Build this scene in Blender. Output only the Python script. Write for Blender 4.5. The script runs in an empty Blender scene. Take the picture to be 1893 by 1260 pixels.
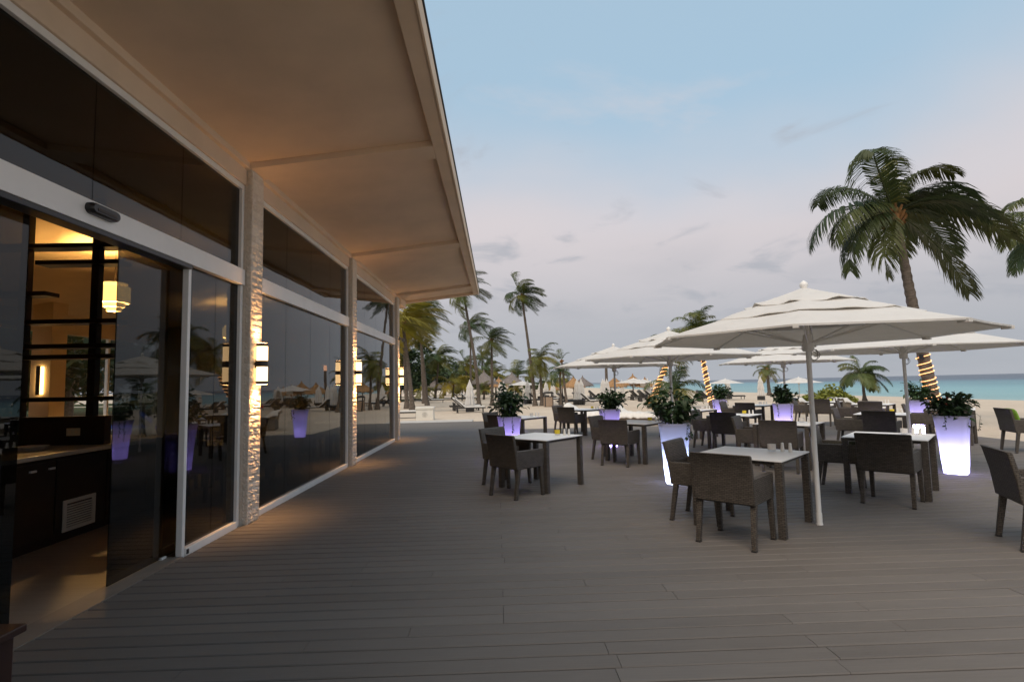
import bpy, math, random
from mathutils import Vector, Matrix, Euler
random.seed(7)
R = math.radians
SC = bpy.context.scene
COL = SC.collection

# ------------------------------------------------------------------ camera
cam = bpy.data.cameras.new('camera'); cam.sensor_width = 36.0; cam.lens = 1000/1893*36
cam.clip_start = 0.05; cam.clip_end = 20000
camo = bpy.data.objects.new('camera', cam); COL.objects.link(camo)
camo.location = (0, 0, 1.55)
camo.rotation_euler = (R(94.612), R(1.271), R(-1.514))
SC.camera = camo

# ------------------------------------------------------------------ world, sun, exposure
W = bpy.data.worlds.new('World'); SC.world = W; W.use_nodes = True
def build_world():
    nt = W.node_tree; nt.nodes.clear(); N = nt.nodes.new; L = nt.links.new
    out = N('ShaderNodeOutputWorld'); bg = N('ShaderNodeBackground'); bg.inputs['Strength'].default_value = 0.10
    sky = N('ShaderNodeTexSky'); sky.sky_type = 'NISHITA'; sky.sun_disc = False
    sky.sun_elevation = R(7); sky.sun_rotation = R(215); sky.air_density = 1.0; sky.dust_density = 1.0; sky.ozone_density = 2.0
    tc = N('ShaderNodeTexCoord'); sep = N('ShaderNodeSeparateXYZ'); L(tc.outputs['Generated'], sep.inputs[0])
    # sheet of high cloud, seen in perspective: direction divided by its height
    mx = N('ShaderNodeMath'); mx.operation = 'MAXIMUM'; mx.inputs[1].default_value = 0.0; L(sep.outputs['Z'], mx.inputs[0])
    ad = N('ShaderNodeMath'); ad.operation = 'ADD'; ad.inputs[1].default_value = 0.22; L(mx.outputs[0], ad.inputs[0])
    dv = N('ShaderNodeVectorMath'); dv.operation = 'DIVIDE'
    cb = N('ShaderNodeCombineXYZ')
    for i in range(3): L(ad.outputs[0], cb.inputs[i])
    L(tc.outputs['Generated'], dv.inputs[0]); L(cb.outputs[0], dv.inputs[1])
    def noise(scale, loc, detail=6, rough=.55, sc=(1, 1, 1), dist=.3):
        mp = N('ShaderNodeMapping'); mp.inputs['Location'].default_value = loc; mp.inputs['Scale'].default_value = sc
        L(dv.outputs[0], mp.inputs[0])
        n = N('ShaderNodeTexNoise'); n.inputs['Scale'].default_value = scale; n.inputs['Detail'].default_value = detail
        n.inputs['Roughness'].default_value = rough; n.inputs['Distortion'].default_value = dist
        L(mp.outputs[0], n.inputs['Vector']); return n.outputs['Fac']
    def rng(v, a, b, c=0., d=1.):
        m = N('ShaderNodeMapRange'); m.interpolation_type = 'SMOOTHSTEP'
        for k, x in zip((1, 2, 3, 4), (a, b, c, d)): m.inputs[k].default_value = x
        L(v, m.inputs[0]); return m.outputs[0]
    def math_(op, a, b):
        m = N('ShaderNodeMath'); m.operation = op
        for i, x in enumerate((a, b)):
            if isinstance(x, float): m.inputs[i].default_value = x
            else: L(x, m.inputs[i])
        return m.outputs[0]
    def mix(f, a, b):
        m = N('ShaderNodeMix'); m.data_type = 'RGBA'
        L(f, m.inputs[0])
        for i, x in ((6, a), (7, b)):
            if isinstance(x, tuple): m.inputs[i].default_value = (*x, 1)
            else: L(x, m.inputs[i])
        return m.outputs[2]
    z = sep.outputs['Z']
    # clear upper sky: the atmosphere, veiled by a thin even haze
    clear = mix(rng(z, -.2, 1.0, .88, .80), sky.outputs[0], (4.6, 6.4, 8.0))
    # veil of pale cloud, thick low down and breaking up towards 30 degrees
    edge = math_('ADD', z, math_('MULTIPLY', math_('SUBTRACT', noise(.55, (3.1, .4, 0), 5, .5, (1, 1, .4)), 0.5), 0.42))
    veil = rng(edge, 0.24, 0.46, 1.0, 0.0)
    streak = rng(noise(1.3, (7, 2, 1), 6, .6, (1, 1.6, .4)), .44, .70, 0, .45)
    vcol = mix(rng(z, 0.02, 0.30), (4.4, 4.5, 4.85), (7.2, 6.5, 6.6))
    c1 = mix(math_('MAXIMUM', math_('MULTIPLY', veil, .92), streak), clear, vcol)
    # small grey scud
    scud = rng(noise(2.6, (1.7, 5.3, .2), 7, .55, (1, 1, .6), .5), .56, .72, 0, .75)
    c2 = mix(math_('MULTIPLY', scud, rng(z, .03, .16)), c1, (4.2, 4.4, 4.9))
    low = rng(noise(1.2, (9, 1, 3), 5, .5, (1, 1, 1.5)), .42, .66, 0, .30)
    c3 = mix(math_('MULTIPLY', low, rng(z, .40, .05)), c2, (3.5, 3.8, 4.3))
    L(c3, bg.inputs['Color']); L(bg.outputs[0], out.inputs[0])
build_world()
sun = bpy.data.lights.new('sun', 'SUN'); sun.energy = 2.7; sun.angle = R(50); sun.color = (1, .82, .64)
suno = bpy.data.objects.new('sun', sun); COL.objects.link(suno)
suno.rotation_euler = (R(36), 0, R(-25))
SC.view_settings.view_transform = 'Standard'; SC.view_settings.look = 'None'
SC.view_settings.exposure = 0.0; SC.view_settings.gamma = 1.0; SC.view_settings.use_curve_mapping = False
SC.cycles.max_bounces = 8; SC.cycles.transparent_max_bounces = 24
SC.cycles.sample_clamp_indirect = 4.0
SC.cycles.caustics_reflective = False; SC.cycles.caustics_refractive = False

# ------------------------------------------------------------------ materials
M = {}
def newmat(name):
    m = bpy.data.materials.new(name); m.use_nodes = True; M[name] = m
    nt = m.node_tree; b = nt.nodes['Principled BSDF']
    return m, nt, b, nt.nodes.new, nt.links.new
def ramp(nt, fac, stops):
    r = nt.nodes.new('ShaderNodeValToRGB'); e = r.color_ramp.elements
    while len(e) < len(stops): e.new(.5)
    for k, (p, c) in enumerate(stops): e[k].position = p; e[k].color = (*c, 1)
    nt.links.new(fac, r.inputs[0]); return r.outputs[0]
def coords(nt, kind='Object', scale=(1, 1, 1)):
    t = nt.nodes.new('ShaderNodeTexCoord'); mp = nt.nodes.new('ShaderNodeMapping'); mp.inputs['Scale'].default_value = scale
    nt.links.new(t.outputs[kind], mp.inputs[0]); return mp.outputs[0]
def posn(nt, scale=(1, 1, 1)):
    t = nt.nodes.new('ShaderNodeNewGeometry'); mp = nt.nodes.new('ShaderNodeMapping'); mp.inputs['Scale'].default_value = scale
    nt.links.new(t.outputs['Position'], mp.inputs[0]); return mp.outputs[0]
def noise(nt, vec, scale, detail=4, rough=.55):
    n = nt.nodes.new('ShaderNodeTexNoise'); n.inputs['Scale'].default_value = scale
    n.inputs['Detail'].default_value = detail; n.inputs['Roughness'].default_value = rough
    nt.links.new(vec, n.inputs['Vector']); return n.outputs['Fac']
def bump(nt, b, h, strength, dist):
    n = nt.nodes.new('ShaderNodeBump'); n.inputs['Strength'].default_value = strength; n.inputs['Distance'].default_value = dist
    nt.links.new(h, n.inputs['Height']); nt.links.new(n.outputs[0], b.inputs['Normal']); return n
def mixc(nt, f, a, b, mode='MIX'):
    m = nt.nodes.new('ShaderNodeMix'); m.data_type = 'RGBA'; m.blend_type = mode
    for i, x in ((0, f), (6, a), (7, b)):
        if isinstance(x, (int, float)): m.inputs[i].default_value = x
        elif isinstance(x, tuple): m.inputs[i].default_value = (*x, 1)
        else: nt.links.new(x, m.inputs[i])
    return m.outputs[2]
def mth(nt, op, a, b=0., c=None):
    m = nt.nodes.new('ShaderNodeMath'); m.operation = op
    for i, x in enumerate((a, b) if c is None else (a, b, c)):
        if isinstance(x, (int, float)): m.inputs[i].default_value = x
        else: nt.links.new(x, m.inputs[i])
    return m.outputs[0]
def simple(name, col, rough=.6, spec=.4, var=.12, nscale=8., bmp=0., bscale=60., metal=0., kind='Object'):
    m, nt, b, N, L = newmat(name)
    v = coords(nt, kind)
    n = noise(nt, v, nscale)
    lo = tuple(c*(1-var) for c in col); hi = tuple(min(1, c*(1+var)) for c in col)
    L(ramp(nt, n, [(.3, lo), (.7, hi)]), b.inputs['Base Color'])
    b.inputs['Roughness'].default_value = rough; b.inputs['Specular IOR Level'].default_value = spec; b.inputs['Metallic'].default_value = metal
    if bmp: bump(nt, b, noise(nt, v, bscale, 5), bmp, .004)
    return m

def mat_deck():
    m, nt, b, N, L = newmat('deck')
    p = posn(nt)
    oi = N('ShaderNodeObjectInfo')
    # fine lengthwise grain, board tone, broad weathering
    g = noise(nt, posn(nt, (3, 160, 1)), 1., 4, .6)
    sp = N('ShaderNodeSeparateXYZ'); L(p, sp.inputs[0])
    row = mth(nt, 'FLOOR', mth(nt, 'DIVIDE', mth(nt, 'ADD', sp.outputs['Y'], 21.975), .15))
    wn = N('ShaderNodeTexWhiteNoise'); wn.noise_dimensions = '2D'
    cb = N('ShaderNodeCombineXYZ'); L(row, cb.inputs[0]); L(oi.outputs['Random'], cb.inputs[1]); L(cb.outputs[0], wn.inputs['Vector'])
    w = noise(nt, p, .55, 4); w2 = noise(nt, posn(nt, (.6, 3, 1)), 2.3, 5, .65)
    f = mth(nt, 'ADD', mth(nt, 'MULTIPLY', g, .35), mth(nt, 'ADD', mth(nt, 'MULTIPLY', wn.outputs['Value'], .12), mth(nt, 'ADD', mth(nt, 'MULTIPLY', w, .25), mth(nt, 'MULTIPLY', w2, .22))))
    L(ramp(nt, f, [(.26, (.110, .098, .088)), (.70, (.198, .180, .164))]), b.inputs['Base Color'])
    # pale scuffs and tiny marks
    b.inputs['Specular IOR Level'].default_value = .33
    L(ramp(nt, w2, [(.3, (.58,)*3), (.7, (.76,)*3)]), b.inputs['Roughness'])
    bump(nt, b, g, .35, .0015)
mat_deck()
def mat_wicker(name, c0, c1, c2, roughness=.5):
    m, nt, b, N, L = newmat(name)
    t = N('ShaderNodeTexCoord'); s = N('ShaderNodeSeparateXYZ'); L(t.outputs['Object'], s.inputs[0])
    ge = N('ShaderNodeNewGeometry'); sn = N('ShaderNodeSeparateXYZ'); L(ge.outputs['Normal'], sn.inputs[0]); flat = mth(nt, 'GREATER_THAN', mth(nt, 'ABSOLUTE', sn.outputs['Z']), .7)
    u = mth(nt, 'ADD', s.outputs['X'], s.outputs['Y']); cb = N('ShaderNodeCombineXYZ'); L(u, cb.inputs[0]); L(mth(nt, 'ADD', s.outputs['Z'], mth(nt, 'MULTIPLY', mth(nt, 'SUBTRACT', s.outputs['X'], s.outputs['Y']), flat)), cb.inputs[1])
    br = N('ShaderNodeTexBrick'); br.offset = .5
    br.inputs['Scale'].default_value = 1.; br.inputs['Brick Width'].default_value = .044; br.inputs['Row Height'].default_value = .017
    br.inputs['Mortar Size'].default_value = .0036; br.inputs['Mortar Smooth'].default_value = .9; br.inputs['Bias'].default_value = 0
    br.inputs['Color1'].default_value = (*c1, 1); br.inputs['Color2'].default_value = (*c2, 1); br.inputs['Mortar'].default_value = (*c0, 1)
    L(cb.outputs[0], br.inputs['Vector'])
    n = noise(nt, t.outputs['Object'], 7.)
    L(mixc(nt, .6, br.outputs['Color'], ramp(nt, n, [(.3, (.85, .85, .85)), (.7, (1.1, 1.1, 1.1))]), 'MULTIPLY'), b.inputs['Base Color'])
    b.inputs['Roughness'].default_value = roughness; b.inputs['Specular IOR Level'].default_value = .45
    inv = mth(nt, 'SUBTRACT', 1., br.outputs['Fac'])
    bump(nt, b, inv, .9, .004)
mat_wicker('wicker', (.012, .010, .008), (.120, .101, .083), (.076, .063, .051))
mat_wicker('tan_wicker', (.14, .11, .08), (.36, .30, .23), (.30, .25, .19))
mat_wicker('black_wicker', (.006, .006, .006), (.022, .021, .02), (.017, .016, .016))
def mat_stone():
    m, nt, b, N, L = newmat('stone')
    v = posn(nt); oi = N('ShaderNodeObjectInfo')
    n = noise(nt, v, 26., 6, .65); n2 = noise(nt, v, 3.)
    f = mth(nt, 'ADD', mth(nt, 'MULTIPLY', n, .6), mth(nt, 'ADD', mth(nt, 'MULTIPLY', n2, .2), mth(nt, 'MULTIPLY', oi.outputs['Random'], .2)))
    L(ramp(nt, f, [(.25, (.60, .50, .40)), (.75, (.86, .78, .67))]), b.inputs['Base Color'])
    b.inputs['Roughness'].default_value = .85
    bump(nt, b, noise(nt, v, 48., 7, .7), .8, .012)
mat_stone()
simple('white_paint', (.84, .81, .77), .4, .45, .05, 3., .05)
simple('cream_plaster', (.74, .57, .42), .85, .25, .06, 1.6, .35, 90.)
simple('interior_wall', (.70, .57, .38), .8, .3, .05, 2.)
simple('white_metal', (.80, .79, .77), .35, .5, .04, 5.)
simple('cushion_white', (.74, .72, .68), .9, .2, .07, 9., .3, 120.)
simple('green_fabric', (.20, .36, .05), .9, .2, .15, 14., .3, 160.)
simple('table_white', (.86, .86, .85), .38, .5, .03, 4.)
simple('dark_metal', (.035, .032, .030), .45, .5, .1, 10.)
simple('bronze', (.030, .020, .014), .45, .5, .15, 12.)
simple('black_plastic', (.012, .012, .013), .3, .5, .1, 10.)
simple('dark_wood', (.014, .009, .007), .42, .45, .35, 6.)
simple('podium_wood', (.030, .012, .008), .4, .45, .3, 5.)
simple('counter_stone', (.66, .60, .50), .3, .5, .06, 12.)
simple('ceramic', (.75, .73, .69), .25, .5, .03, 9.)
simple('lawn', (.030, .045, .018), .95, .1, .4, 1.5, .6, 40., 0., 'Object')
simple('threshold', (.22, .19, .16), .5, .4, .1, 6.)
simple('soil', (.035, .026, .02), .95, .1, .3, 40., .6, 90.)
simple('coconut', (.20, .10, .035), .75, .3, .4, 5.)
simple('roofing', (.03, .028, .027), .7, .3, .2, 8.)
simple('bin_panel', (.36, .27, .20), .9, .2, .25, 80., .5, 120.)
simple('concrete', (.48, .46, .43), .85, .25, .1, 3., .2, 60.)
simple('red_cloth', (.62, .03, .03), .8, .2, .1, 9.)
simple('blue_fabric', (.05, .16, .62), .85, .2, .12, 7.)
simple('off_white_box', (.70, .68, .62), .6, .3, .06, 3.)
simple('emblem_grey', (.40, .39, .36), .7, .3, .05, 3.)
simple('outlet_plate', (.62, .55, .40), .5, .4, .03, 9.)
simple('grey_post', (.25, .23, .21), .8, .2, .2, 9., .3, 30.)
simple('under_deck', (.012, .011, .010), .9, .1, .2, 3.)
def mat_canvas():
    m, nt, b, N, L = newmat('canvas')
    v = coords(nt)
    n = noise(nt, v, 5., 5); 
    L(ramp(nt, n, [(.3, (.84, .825, .80)), (.7, (.90, .885, .86))]), b.inputs['Base Color'])
    b.inputs['Roughness'].default_value = .9; b.inputs['Specular IOR Level'].default_value = .15
    bump(nt, b, mth(nt, 'ADD', mth(nt, 'MULTIPLY', noise(nt, v, 3.2, 3), 1.0), mth(nt, 'MULTIPLY', noise(nt, v, 240., 2), .05)), .8, .035)
    tr = N('ShaderNodeBsdfTranslucent'); tr.inputs['Color'].default_value = (.72, .68, .62, 1)
    mx = N('ShaderNodeMixShader'); mx.inputs[0].default_value = .34
    out = nt.nodes['Material Output']; L(b.outputs[0], mx.inputs[1]); L(tr.outputs[0], mx.inputs[2]); L(mx.outputs[0], out.inputs[0])
mat_canvas()
def mat_glass(name, tint):
    m, nt, b, N, L = newmat(name); nt.nodes.remove(b)
    ge = N('ShaderNodeNewGeometry'); d = N('ShaderNodeVectorMath'); d.operation = 'DOT_PRODUCT'
    L(ge.outputs['Normal'], d.inputs[0]); L(ge.outputs['Incoming'], d.inputs[1])
    c = mth(nt, 'ABSOLUTE', d.outputs['Value']); p = mth(nt, 'POWER', mth(nt, 'SUBTRACT', 1., c), 5.)
    f = mth(nt, 'ADD', .045, mth(nt, 'MULTIPLY', p, .95))
    tr = N('ShaderNodeBsdfTransparent'); tr.inputs[0].default_value = (*tint, 1)
    gl = N('ShaderNodeBsdfGlossy'); gl.inputs['Roughness'].default_value = .012; gl.inputs['Color'].default_value = (.95, .96, .96, 1)
    n = noise(nt, posn(nt), 1.1, 2); bp = N('ShaderNodeBump'); bp.inputs['Strength'].default_value = .05; bp.inputs['Distance'].default_value = .02
    L(n, bp.inputs['Height']); L(bp.outputs[0], gl.inputs['Normal'])
    mx = N('ShaderNodeMixShader'); L(f, mx.inputs[0]); L(tr.outputs[0], mx.inputs[1]); L(gl.outputs[0], mx.inputs[2])
    L(mx.outputs[0], nt.nodes['Material Output'].inputs[0])
mat_glass('glass', (.26, .27, .27)); mat_glass('clear_glass', (.93, .94, .94)); mat_glass('door_glass', (.24, .25, .25))
def mat_emit(name, col, s, base=(.8, .8, .8)):
    m, nt, b, N, L = newmat(name)
    n = noise(nt, coords(nt), 6.)
    L(ramp(nt, n, [(.3, tuple(c*.92 for c in col)), (.7, col)]), b.inputs['Emission Color'])
    b.inputs['Base Color'].default_value = (*base, 1); b.inputs['Emission Strength'].default_value = s
mat_emit('sconce_glass', (1., .62, .27), 3.6); mat_emit('back_lamp', (1., .60, .22), 7.)
mat_emit('bulb_up', (1., .50, .19), 35.); mat_emit('bulb_down', (1., .48, .17), 60.)
mat_emit('pendant_shade', (1., .58, .17), 2.0, (.8, .7, .5))
mat_emit('rope_glow', (1., .36, .06), 3.0)
mat_emit('tiny_lamp', (1., .30, .04), 1.4)
def mat_planter():
    m, nt, b, N, L = newmat('planter_plastic')
    nt.nodes.remove(b)
    n = noise(nt, coords(nt), 4.)
    df = N('ShaderNodeBsdfDiffuse'); df.inputs[0].default_value = (.60, .58, .66, 1)
    tr = N('ShaderNodeBsdfTranslucent'); L(ramp(nt, n, [(.2, (.70, .70, .76)), (.8, (.78, .78, .83))]), tr.inputs[0])
    mx = N('ShaderNodeMixShader'); mx.inputs[0].default_value = .62
    L(df.outputs[0], mx.inputs[1]); L(tr.outputs[0], mx.inputs[2])
    L(mx.outputs[0], nt.nodes['Material Output'].inputs[0])
mat_planter()
def mat_candle(name, col, glow=0.):
    m, nt, b, N, L = newmat(name)
    L(ramp(nt, noise(nt, coords(nt), 20.), [(.3, tuple(c*.88 for c in col)), (.7, col)]), b.inputs['Base Color'])
    b.inputs['Roughness'].default_value = .25; b.inputs['Subsurface Weight'].default_value = 0.0
mat_candle('yellow_glass', (.74, .55, .03)); mat_candle('frosted_glass', (.72, .68, .64)); mat_candle('lime_glass', (.62, .66, .06))
def mat_sand():
    m, nt, b, N, L = newmat('sand')
    p = posn(nt)
    n1 = noise(nt, p, .18, 5); n2 = noise(nt, p, 1.7, 6, .65); n3 = noise(nt, p, 9., 5, .7)
    f = mth(nt, 'ADD', mth(nt, 'MULTIPLY', n1, .35), mth(nt, 'ADD', mth(nt, 'MULTIPLY', n2, .35), mth(nt, 'MULTIPLY', n3, .3)))
    L(ramp(nt, f, [(.34, (.50, .415, .325)), (.66, (.68, .585, .475))]), b.inputs['Base Color'])
    b.inputs['Roughness'].default_value = .95; b.inputs['Specular IOR Level'].default_value = .1
    bump(nt, b, mth(nt, 'ADD', mth(nt, 'MULTIPLY', n2, 1.), mth(nt, 'MULTIPLY', n3, .35)), .8, .14)
mat_sand()
def mat_sea():
    m, nt, b, N, L = newmat('sea')
    p = posn(nt); s = N('ShaderNodeSeparateXYZ'); L(p, s.inputs[0])
    wob = mth(nt, 'MULTIPLY', mth(nt, 'SUBTRACT', noise(nt, posn(nt, (.004, .0012, 1)), 1., 4), .5), 120.)
    x = mth(nt, 'ADD', s.outputs['X'], wob)
    f = mth(nt, 'DIVIDE', mth(nt, 'SUBTRACT', x, 40.), 400.)
    c = ramp(nt, f, [(0., (.36, .50, .48)), (.05, (.20, .40, .41)), (.22, (.125, .32, .365)), (.42, (.085, .24, .30)), (.60, (.035, .085, .14)), (1., (.026, .06, .105))])
    st = noise(nt, posn(nt, (.03, .006, 1)), 1., 5)
    L(mixc(nt, .5, c, ramp(nt, st, [(.35, (.62, .66, .7)), (.65, (1.15, 1.15, 1.15))]), 'MULTIPLY'), b.inputs['Base Color'])
    b.inputs['Roughness'].default_value = .30; b.inputs['Specular IOR Level'].default_value = .28
    h = mth(nt, 'ADD', noise(nt, posn(nt, (.5, .16, 1)), 1., 6, .6), mth(nt, 'MULTIPLY', noise(nt, posn(nt, (1.6, .6, 1)), 1., 4), .4))
    bump(nt, b, h, .8, .9)
mat_sea()
def mat_leaf(name, lo, hi, tint=False, trans=.25, nscale=2.5):
    m, nt, b, N, L = newmat(name)
    oi = N('ShaderNodeObjectInfo')
    f = mth(nt, 'ADD', mth(nt, 'MULTIPLY', noise(nt, posn(nt), nscale, 4), .7), mth(nt, 'MULTIPLY', oi.outputs['Random'], .3))
    c = ramp(nt, f, [(.3, lo), (.72, hi)])
    if tint: c = mixc(nt, 1., c, oi.outputs['Color'], 'MULTIPLY')
    L(c, b.inputs['Base Color']); b.inputs['Roughness'].default_value = .5; b.inputs['Specular IOR Level'].default_value = .35
    tr = N('ShaderNodeBsdfTranslucent'); L(c, tr.inputs[0])
    mx = N('ShaderNodeMixShader'); mx.inputs[0].default_value = trans
    L(b.outputs[0], mx.inputs[1]); L(tr.outputs[0], mx.inputs[2]); L(mx.outputs[0], nt.nodes['Material Output'].inputs[0])
mat_leaf('palm_leaf', (.050, .085, .030), (.105, .150, .050), True)
mat_leaf('plant_leaf', (.018, .038, .014), (.045, .085, .028), False, .15)
mat_leaf('tree_leaf', (.022, .042, .016), (.060, .095, .030), True, .2, .8)
mat_leaf('seagrape_leaf', (.09, .14, .03), (.30, .30, .05), False, .25, 3.)
mat_leaf('red_leaf', (.25, .05, .03), (.40, .09, .05), False, .2, 5.)
def mat_bark():
    m, nt, b, N, L = newmat('palm_bark')
    n = noise(nt, posn(nt, (6, 6, 16)), 1., 6, .65)
    L(ramp(nt, n, [(.3, (.055, .042, .032)), (.7, (.19, .155, .125))]), b.inputs['Base Color'])
    b.inputs['Roughness'].default_value = .9; bump(nt, b, noise(nt, posn(nt, (10, 10, 34)), 1., 5, .7), .8, .03)
mat_bark()
def mat_thatch():
    m, nt, b, N, L = newmat('thatch')
    oi = N('ShaderNodeObjectInfo')
    c = ramp(nt, noise(nt, posn(nt, (3, 3, 2)), 2., 6, .7), [(.3, (.55, .55, .55)), (.7, (1.15, 1.15, 1.15))])
    L(mixc(nt, 1., c, oi.outputs['Color'], 'MULTIPLY'), b.inputs['Base Color'])
    b.inputs['Roughness'].default_value = .95
mat_thatch()
def mat_floor():
    m, nt, b, N, L = newmat('interior_floor')
    n = noise(nt, posn(nt, (1.2, 22, 1)), 1., 5, .6); n2 = noise(nt, posn(nt), .8, 3)
    L(ramp(nt, mth(nt, 'ADD', mth(nt, 'MULTIPLY', n, .7), mth(nt, 'MULTIPLY', n2, .3)), [(.3, (.21, .165, .13)), (.7, (.34, .28, .22))]), b.inputs['Base Color'])
    b.inputs['Roughness'].default_value = .38
mat_floor()

# ------------------------------------------------------------------ mesh helpers
class MB:
    def __init__(s): s.v = []; s.f = []
    def add(s, vs, fs):
        o = len(s.v); s.v += [tuple(v) for v in vs]; s.f += [tuple(i+o for i in f) for f in fs]; return s
    def box(s, x0, x1, y0, y1, z0, z1, M_=None):
        vs = [Vector(p) for p in ((x0, y0, z0), (x1, y0, z0), (x1, y1, z0), (x0, y1, z0), (x0, y0, z1), (x1, y0, z1), (x1, y1, z1), (x0, y1, z1))]
        if M_: vs = [M_ @ v for v in vs]
        return s.add(vs, [(3, 2, 1, 0), (4, 5, 6, 7), (0, 1, 5, 4), (1, 2, 6, 5), (2, 3, 7, 6), (3, 0, 4, 7)])
    def hexa(s, vs):
        return s.add(vs, [(3, 2, 1, 0), (4, 5, 6, 7), (0, 1, 5, 4), (1, 2, 6, 5), (2, 3, 7, 6), (3, 0, 4, 7)])
    def rings(s, rs, closed=True, cap0=True, cap1=True):
        n = len(rs[0]); vs = [p for r in rs for p in r]; fs = []
        for i in range(len(rs)-1):
            for j in range(n if closed else n-1):
                k = (j+1) % n
                fs.append((i*n+j, i*n+k, (i+1)*n+k, (i+1)*n+j))
        if cap0: fs.append(tuple(reversed(range(n))))
        if cap1: fs.append(tuple((len(rs)-1)*n+j for j in range(n)))
        return s.add(vs, fs)
    def lathe(s, prof, n=16, c=(0, 0, 0), cap0=True, cap1=True):
        return s.rings([[(c[0]+r*math.cos(2*math.pi*j/n), c[1]+r*math.sin(2*math.pi*j/n), c[2]+z) for j in range(n)] for r, z in prof], True, cap0, cap1)
    def tube(s, pts, rad, n=8, caps=True):
        pts = [Vector(p) for p in pts]; rs = []; u = None
        for i, p in enumerate(pts):
            t = (pts[min(i+1, len(pts)-1)]-pts[max(i-1, 0)]).normalized()
            if u is None:
                u = t.orthogonal().normalized()
            else:
                u = (u - t*u.dot(t)).normalized()
            w = t.cross(u); r = rad[i] if isinstance(rad, (list, tuple)) else rad
            rs.append([p+(u*math.cos(2*math.pi*j/n)+w*math.sin(2*math.pi*j/n))*r for j in range(n)])
        return s.rings(rs, True, caps, caps)
    def ball(s, c, r, n=10, m=6, sc=(1, 1, 1)):
        rs = []
        for i in range(1, m):
            a = math.pi*i/m
            rs.append([(c[0]+r*sc[0]*math.sin(a)*math.cos(2*math.pi*j/n), c[1]+r*sc[1]*math.sin(a)*math.sin(2*math.pi*j/n), c[2]-r*sc[2]*math.cos(a)) for j in range(n)])
        return s.rings(rs)
    def mesh(s, name, mat, smooth=False, sharp=None):
        me = bpy.data.meshes.new(name); me.from_pydata(s.v, [], s.f); me.validate()
        if mat: me.materials.append(M[mat])
        if smooth:
            me.polygons.foreach_set('use_smooth', [True]*len(me.polygons))
            if sharp: me.set_sharp_from_angle(angle=R(sharp))
        return me
    def build(s, name, mat, parent=None, smooth=False, sharp=35, bevel=0., seg=2):
        o = link(name, s.mesh(name, mat, smooth, sharp), parent)
        if bevel:
            bv = o.modifiers.new('bevel', 'BEVEL'); bv.width = bevel; bv.segments = seg; bv.limit_method = 'ANGLE'; bv.angle_limit = R(40)
        return o
def link(name, data, parent=None):
    o = bpy.data.objects.new(name, data); COL.objects.link(o)
    if parent: o.parent = parent
    return o
def tag(o, label=None, cat=None, group=None, kind=None):
    if label: o['label'] = label
    if cat: o['category'] = cat
    if group: o['group'] = group
    if kind: o['kind'] = kind
    return o
def empty(name, loc=(0, 0, 0), rz=0., label=None, cat=None, group=None):
    o = bpy.data.objects.new(name, None); COL.objects.link(o); o.location = loc; o.rotation_euler = (0, 0, rz); o.empty_display_size = .2
    return tag(o, label, cat, group)
def copy_tree(o, parent=None):
    c = o.copy(); COL.objects.link(c); c.parent = parent
    for ch in o.children: copy_tree(ch, c)
    return c
def place(proto, loc, rz, label, group, first):
    o = proto if first else copy_tree(proto)
    o.location = loc; o.rotation_euler = (0, 0, rz); o['label'] = label
    if group: o['group'] = group
    elif 'group' in o: del o['group']
    return o
def rsq(h, r, n=5, z=0., rot=0.):           # rounded square ring, half size h
    pts = []
    for q, (sx, sy) in enumerate(((1, 1), (-1, 1), (-1, -1), (1, -1))):
        for k in range(n+1):
            a = math.pi/2*(q + k/n)
            pts.append((sx*(h-r)+r*math.cos(a), sy*(h-r)+r*math.sin(a), z))
    return pts
def point_light(name, loc, power, col, rad, parent):
    l = bpy.data.lights.new(name, 'POINT'); l.energy = power; l.color = col; l.shadow_soft_size = rad
    o = link(name, l, parent); o.location = loc; return o
def sand_z(x):
    return -.07 if x < 13 else -.07-(x-13)*.03

# ------------------------------------------------------------------ ground, sea
def ground():
    xs = [-900, -300, -120, -60, -30, -10, 0, 4, 8, 13, 18, 24, 30, 36, 42, 48, 54, 60, 75, 110, 260]
    ys = [-120, -40, -10, 0, 8, 14, 18, 20, 22, 24, 27, 30, 35, 40, 46, 53, 60, 70, 85, 110, 150, 220, 340, 600, 1200, 2500]
    rnd = random.Random(3); vs = []; fs = []
    for y in ys:
        for x in xs:
            z = sand_z(x) if x < 60 else sand_z(60)-(x-60)*.05
            if (x > 13 or y > 25) and x < 60: z += rnd.uniform(-.03, .04)
            vs.append((x, y, z))
    n = len(xs)
    for j in range(len(ys)-1):
        for i in range(n-1): fs.append((j*n+i, j*n+i+1, (j+1)*n+i+1, (j+1)*n+i))
    tag(MB().add(vs, fs).build('sand_beach', 'sand', None, True, None), kind='structure')
    b = MB(); xs2 = [46, 60, 90, 160, 400, 1200, 4000, 16000]; ys2 = [-16000, -3000, -600, -100, 0, 60, 150, 400, 1200, 4000, 16000]
    vs = [(x, y, -1.38) for y in ys2 for x in xs2]; n = len(xs2)
    fs = [(j*n+i, j*n+i+1, (j+1)*n+i+1, (j+1)*n+i) for j in range(len(ys2)-1) for i in range(n-1)]
    tag(b.add(vs, fs).build('sea', 'sea'), kind='structure')
ground()

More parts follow.
